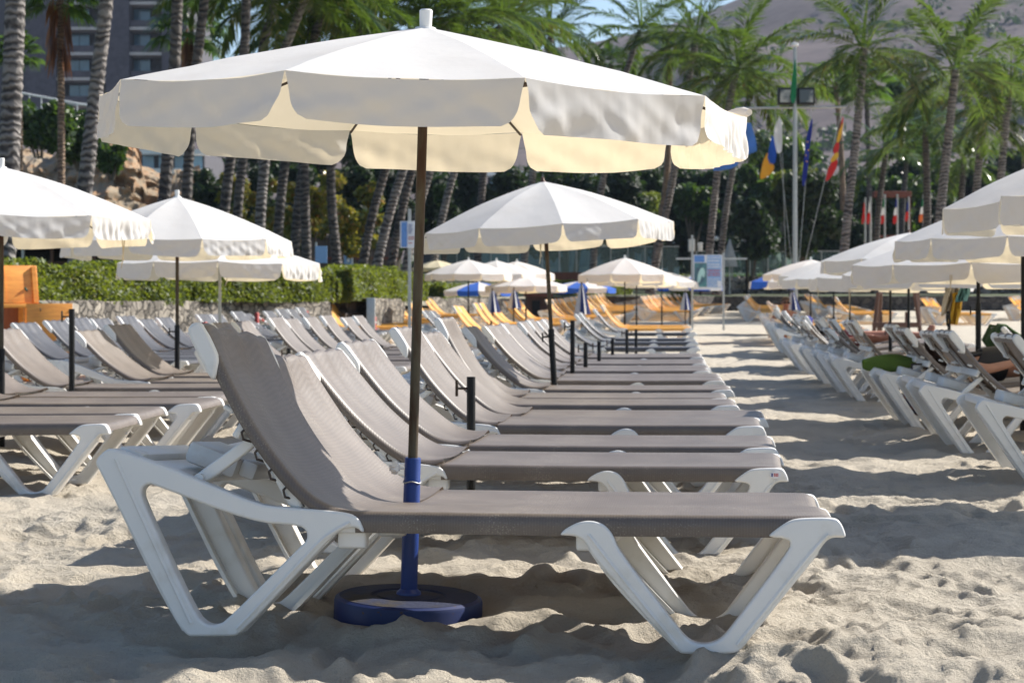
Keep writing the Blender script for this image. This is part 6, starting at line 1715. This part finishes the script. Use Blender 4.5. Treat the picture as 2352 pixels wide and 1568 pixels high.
def lying(lroot, bdeg, label, mat, suit, hairc, hx=0.0, long_hair=True):
    mwx = lroot.matrix_world.copy()
    def B(t, off, y=0):
        t -= 0.60
        if t >= 0: return bk(t, off, y, bdeg)
        q = bk(0, off, y, bdeg); w = min(1, -t / 0.25); s0 = V3((lp(700, 1150)[0], y, lp(700, 1190)[1] + off))
        q = q.lerp(V3((q.x * 0.4 + s0.x * 0.6, y, s0.z)), w)
        return q + V3((-t * 0.52, 0, 0))
    d = (B(1.15, 0) - B(0.8, 0)).normalized(); nrm = (B(1.0, 0.1) - B(1.0, 0)).normalized()
    pel = V3((B(0.0, 0).x + 0.06, 0, PIV.z + 0.12))
    J = {'pelvis': (pel, 0.135), 'waist': (B(0.22, 0.115), 0.105), 'chest': (B(0.52, 0.125), (0.145, 0.11)), 'neckb': (B(0.76, 0.10), 0.062), 'neck': (B(0.86, 0.10), 0.048), 'jaw': (B(0.95, 0.115), (0.06, 0.065)), 'head': (B(1.05, 0.105), (0.074, 0.088)), 'crown': (B(1.15, 0.095), (0.06, 0.066))}
    E = [('pelvis', 'waist'), ('waist', 'chest'), ('chest', 'neckb'), ('neckb', 'neck'), ('neck', 'jaw'), ('jaw', 'head'), ('head', 'crown')]
    for s, n in ((-1, 'l'), (1, 'r')):
        J['sh' + n] = (B(0.70, 0.10, s * 0.165), 0.055); J['el' + n] = (B(0.28, 0.10, s * 0.245), 0.038); J['wr' + n] = (pel + V3((0.08, s * 0.22, 0.03)), 0.026)
        J['hip' + n] = (pel + V3((0.06, s * 0.09, 0)), 0.095); J['kn' + n] = (pel + V3((0.48, s * 0.10, 0.0)), 0.058); J['an' + n] = (pel + V3((0.87, s * 0.09, -0.055)), 0.038); J['ft' + n] = (pel + V3((0.95, s * 0.12, 0.08)), 0.030)
        E += [('chest', 'sh' + n), ('sh' + n, 'el' + n), ('el' + n, 'wr' + n), ('pelvis', 'hip' + n), ('hip' + n, 'kn' + n), ('kn' + n, 'an' + n), ('an' + n, 'ft' + n)]
        hand(J, E, 'wr' + n, 'ha' + n, V3((1, 0, -0.1)).normalized(), V3((0, 1, 0)))
    root = figure(J, E, mat, label, None, None, mw=mwx)
    ax = Matrix((( -nrm.x, 0, d.x), (0, 1, 0), (-nrm.z, 0, d.z))).transposed().to_4x4() if False else Matrix(((d.x, 0, nrm.x), (0, 1, 0), (d.z, 0, nrm.z))).to_4x4()
    hc = B(1.10, 0.065)
    obj('hair', ell(hc, (0.092, 0.084, 0.068), axis=ax), hairc, root)
    if long_hair: obj('hair_strand', ell(B(0.95, 0.05, 0.06), (0.10, 0.05, 0.05), axis=ax), hairc, root)
    mb = MB(); c = B(1.02, 0.205); mb.lathe([(0, 0.02), (0.011, 0.008), (0.014, -0.01), (0, -0.016)], c, 8); mb.build('nose', mat, root)
    for s in (-1, 1):
        obj('eye', ell(B(1.06, 0.185, s * 0.03), (0.013, 0.013, 0.010), 8, 6), pbr('closed_eye', (0.08, 0.045, 0.04), 0.5), root)
        obj('ear', ell(B(1.03, 0.10, s * 0.078), (0.028, 0.012, 0.018), 8, 6, axis=ax), mat, root)
    mb = MB(); c = B(0.965, 0.178); mb.box(c, (0.012, 0.045, 0.012), None, 0.003); mb.build('mouth', M['red_paint'], root)
    for s in (-1, 1):
        mb = MB(); mb.tube([B(0.40, 0.24, s * 0.07), B(0.56, 0.255, s * 0.085), B(0.70, 0.20, s * 0.115), B(0.775, 0.13, s * 0.12), B(0.74, 0.05, s * 0.12)], 0.016, 8); mb.build('swimsuit_strap', suit, root)
    G = []
    for i in range(8):
        t = -0.05 + 0.58 * i / 7; G.append([B(t, 0.122 + 0.128 * math.sin(a), 0.158 * math.cos(a) * (1 + 0.1 * t)) for a in [2 * math.pi * j / 20 for j in range(21)]])
    mb = MB(); mb.grid(G); mb.build('swimsuit', suit, root, fix=False)
    return root
byl = {o.get('label'): o for o in bpy.data.objects if o.get('category') == 'sun lounger'}
bs_ = pbr('black_swimsuit', (0.012, 0.012, 0.014), 0.6)
lying(byl[rn[3]], -5, 'dark haired woman with black straps sunbathing on a right row lounger', skin2, bs_, pbr('dark_brown_hair', (0.045, 0.025, 0.018), 0.5))
lying(byl['thirteenth lounger of the right row counted from the front, taupe sling'], -8, 'sunbather lying with bare legs stretched out, far along the right row', skin1, pbr('red_swimsuit', (0.20, 0.03, 0.03), 0.6), pbr('black_hair', (0.02, 0.015, 0.012), 0.5), long_hair=False)
# dark patterned bag under the lounger
o = Vector((2.95, 13.35, 0.16)); mb = MB(); mb.box((0, 0, 0.06), (0.22, 0.14, 0.26), (0, R(18), 0), 0.045)
e = empty('beach_bag', o); tag(e, 'dark red and navy beach bag under a right row lounger', 'bag'); mb.build('body', pbr('red_navy_fabric', (0.12, 0.015, 0.012), 0.9, 0.3, 14, c2=(0.010, 0.012, 0.05), lo=0.48, hi=0.52), e)
mb = MB(); mb.tube([(-0.08 + 0.02, 0, 0.2), (-0.05, 0, 0.30), (0.05, 0, 0.30), (0.10, 0, 0.2)], 0.01, 6); mb.build('handle', M['lace'], e)

# ------------------------------------------------------------------ air
mb = MB(); ht = float(HZ.max()) + 3; mb.box((0, 520, (ht - 3) / 2), (2820, 1780, ht + 3)); hz = mb.mesh('haze', 0)
hm = bpy.data.materials.new('haze'); hm.use_nodes = True; nt = hm.node_tree
for n in list(nt.nodes): nt.nodes.remove(n)
ho = nt.nodes.new('ShaderNodeOutputMaterial'); pv = nt.nodes.new('ShaderNodeVolumePrincipled')
pv.inputs['Color'].default_value = (0.62, 0.76, 1.0, 1); pv.inputs['Density'].default_value = 0.00014; pv.inputs['Anisotropy'].default_value = 0.2
nt.links.new(pv.outputs[0], ho.inputs['Volume'])
tag(obj('haze', hz, hm), 'thin bluish haze in the air towards the mountain', 'haze', kind='stuff')
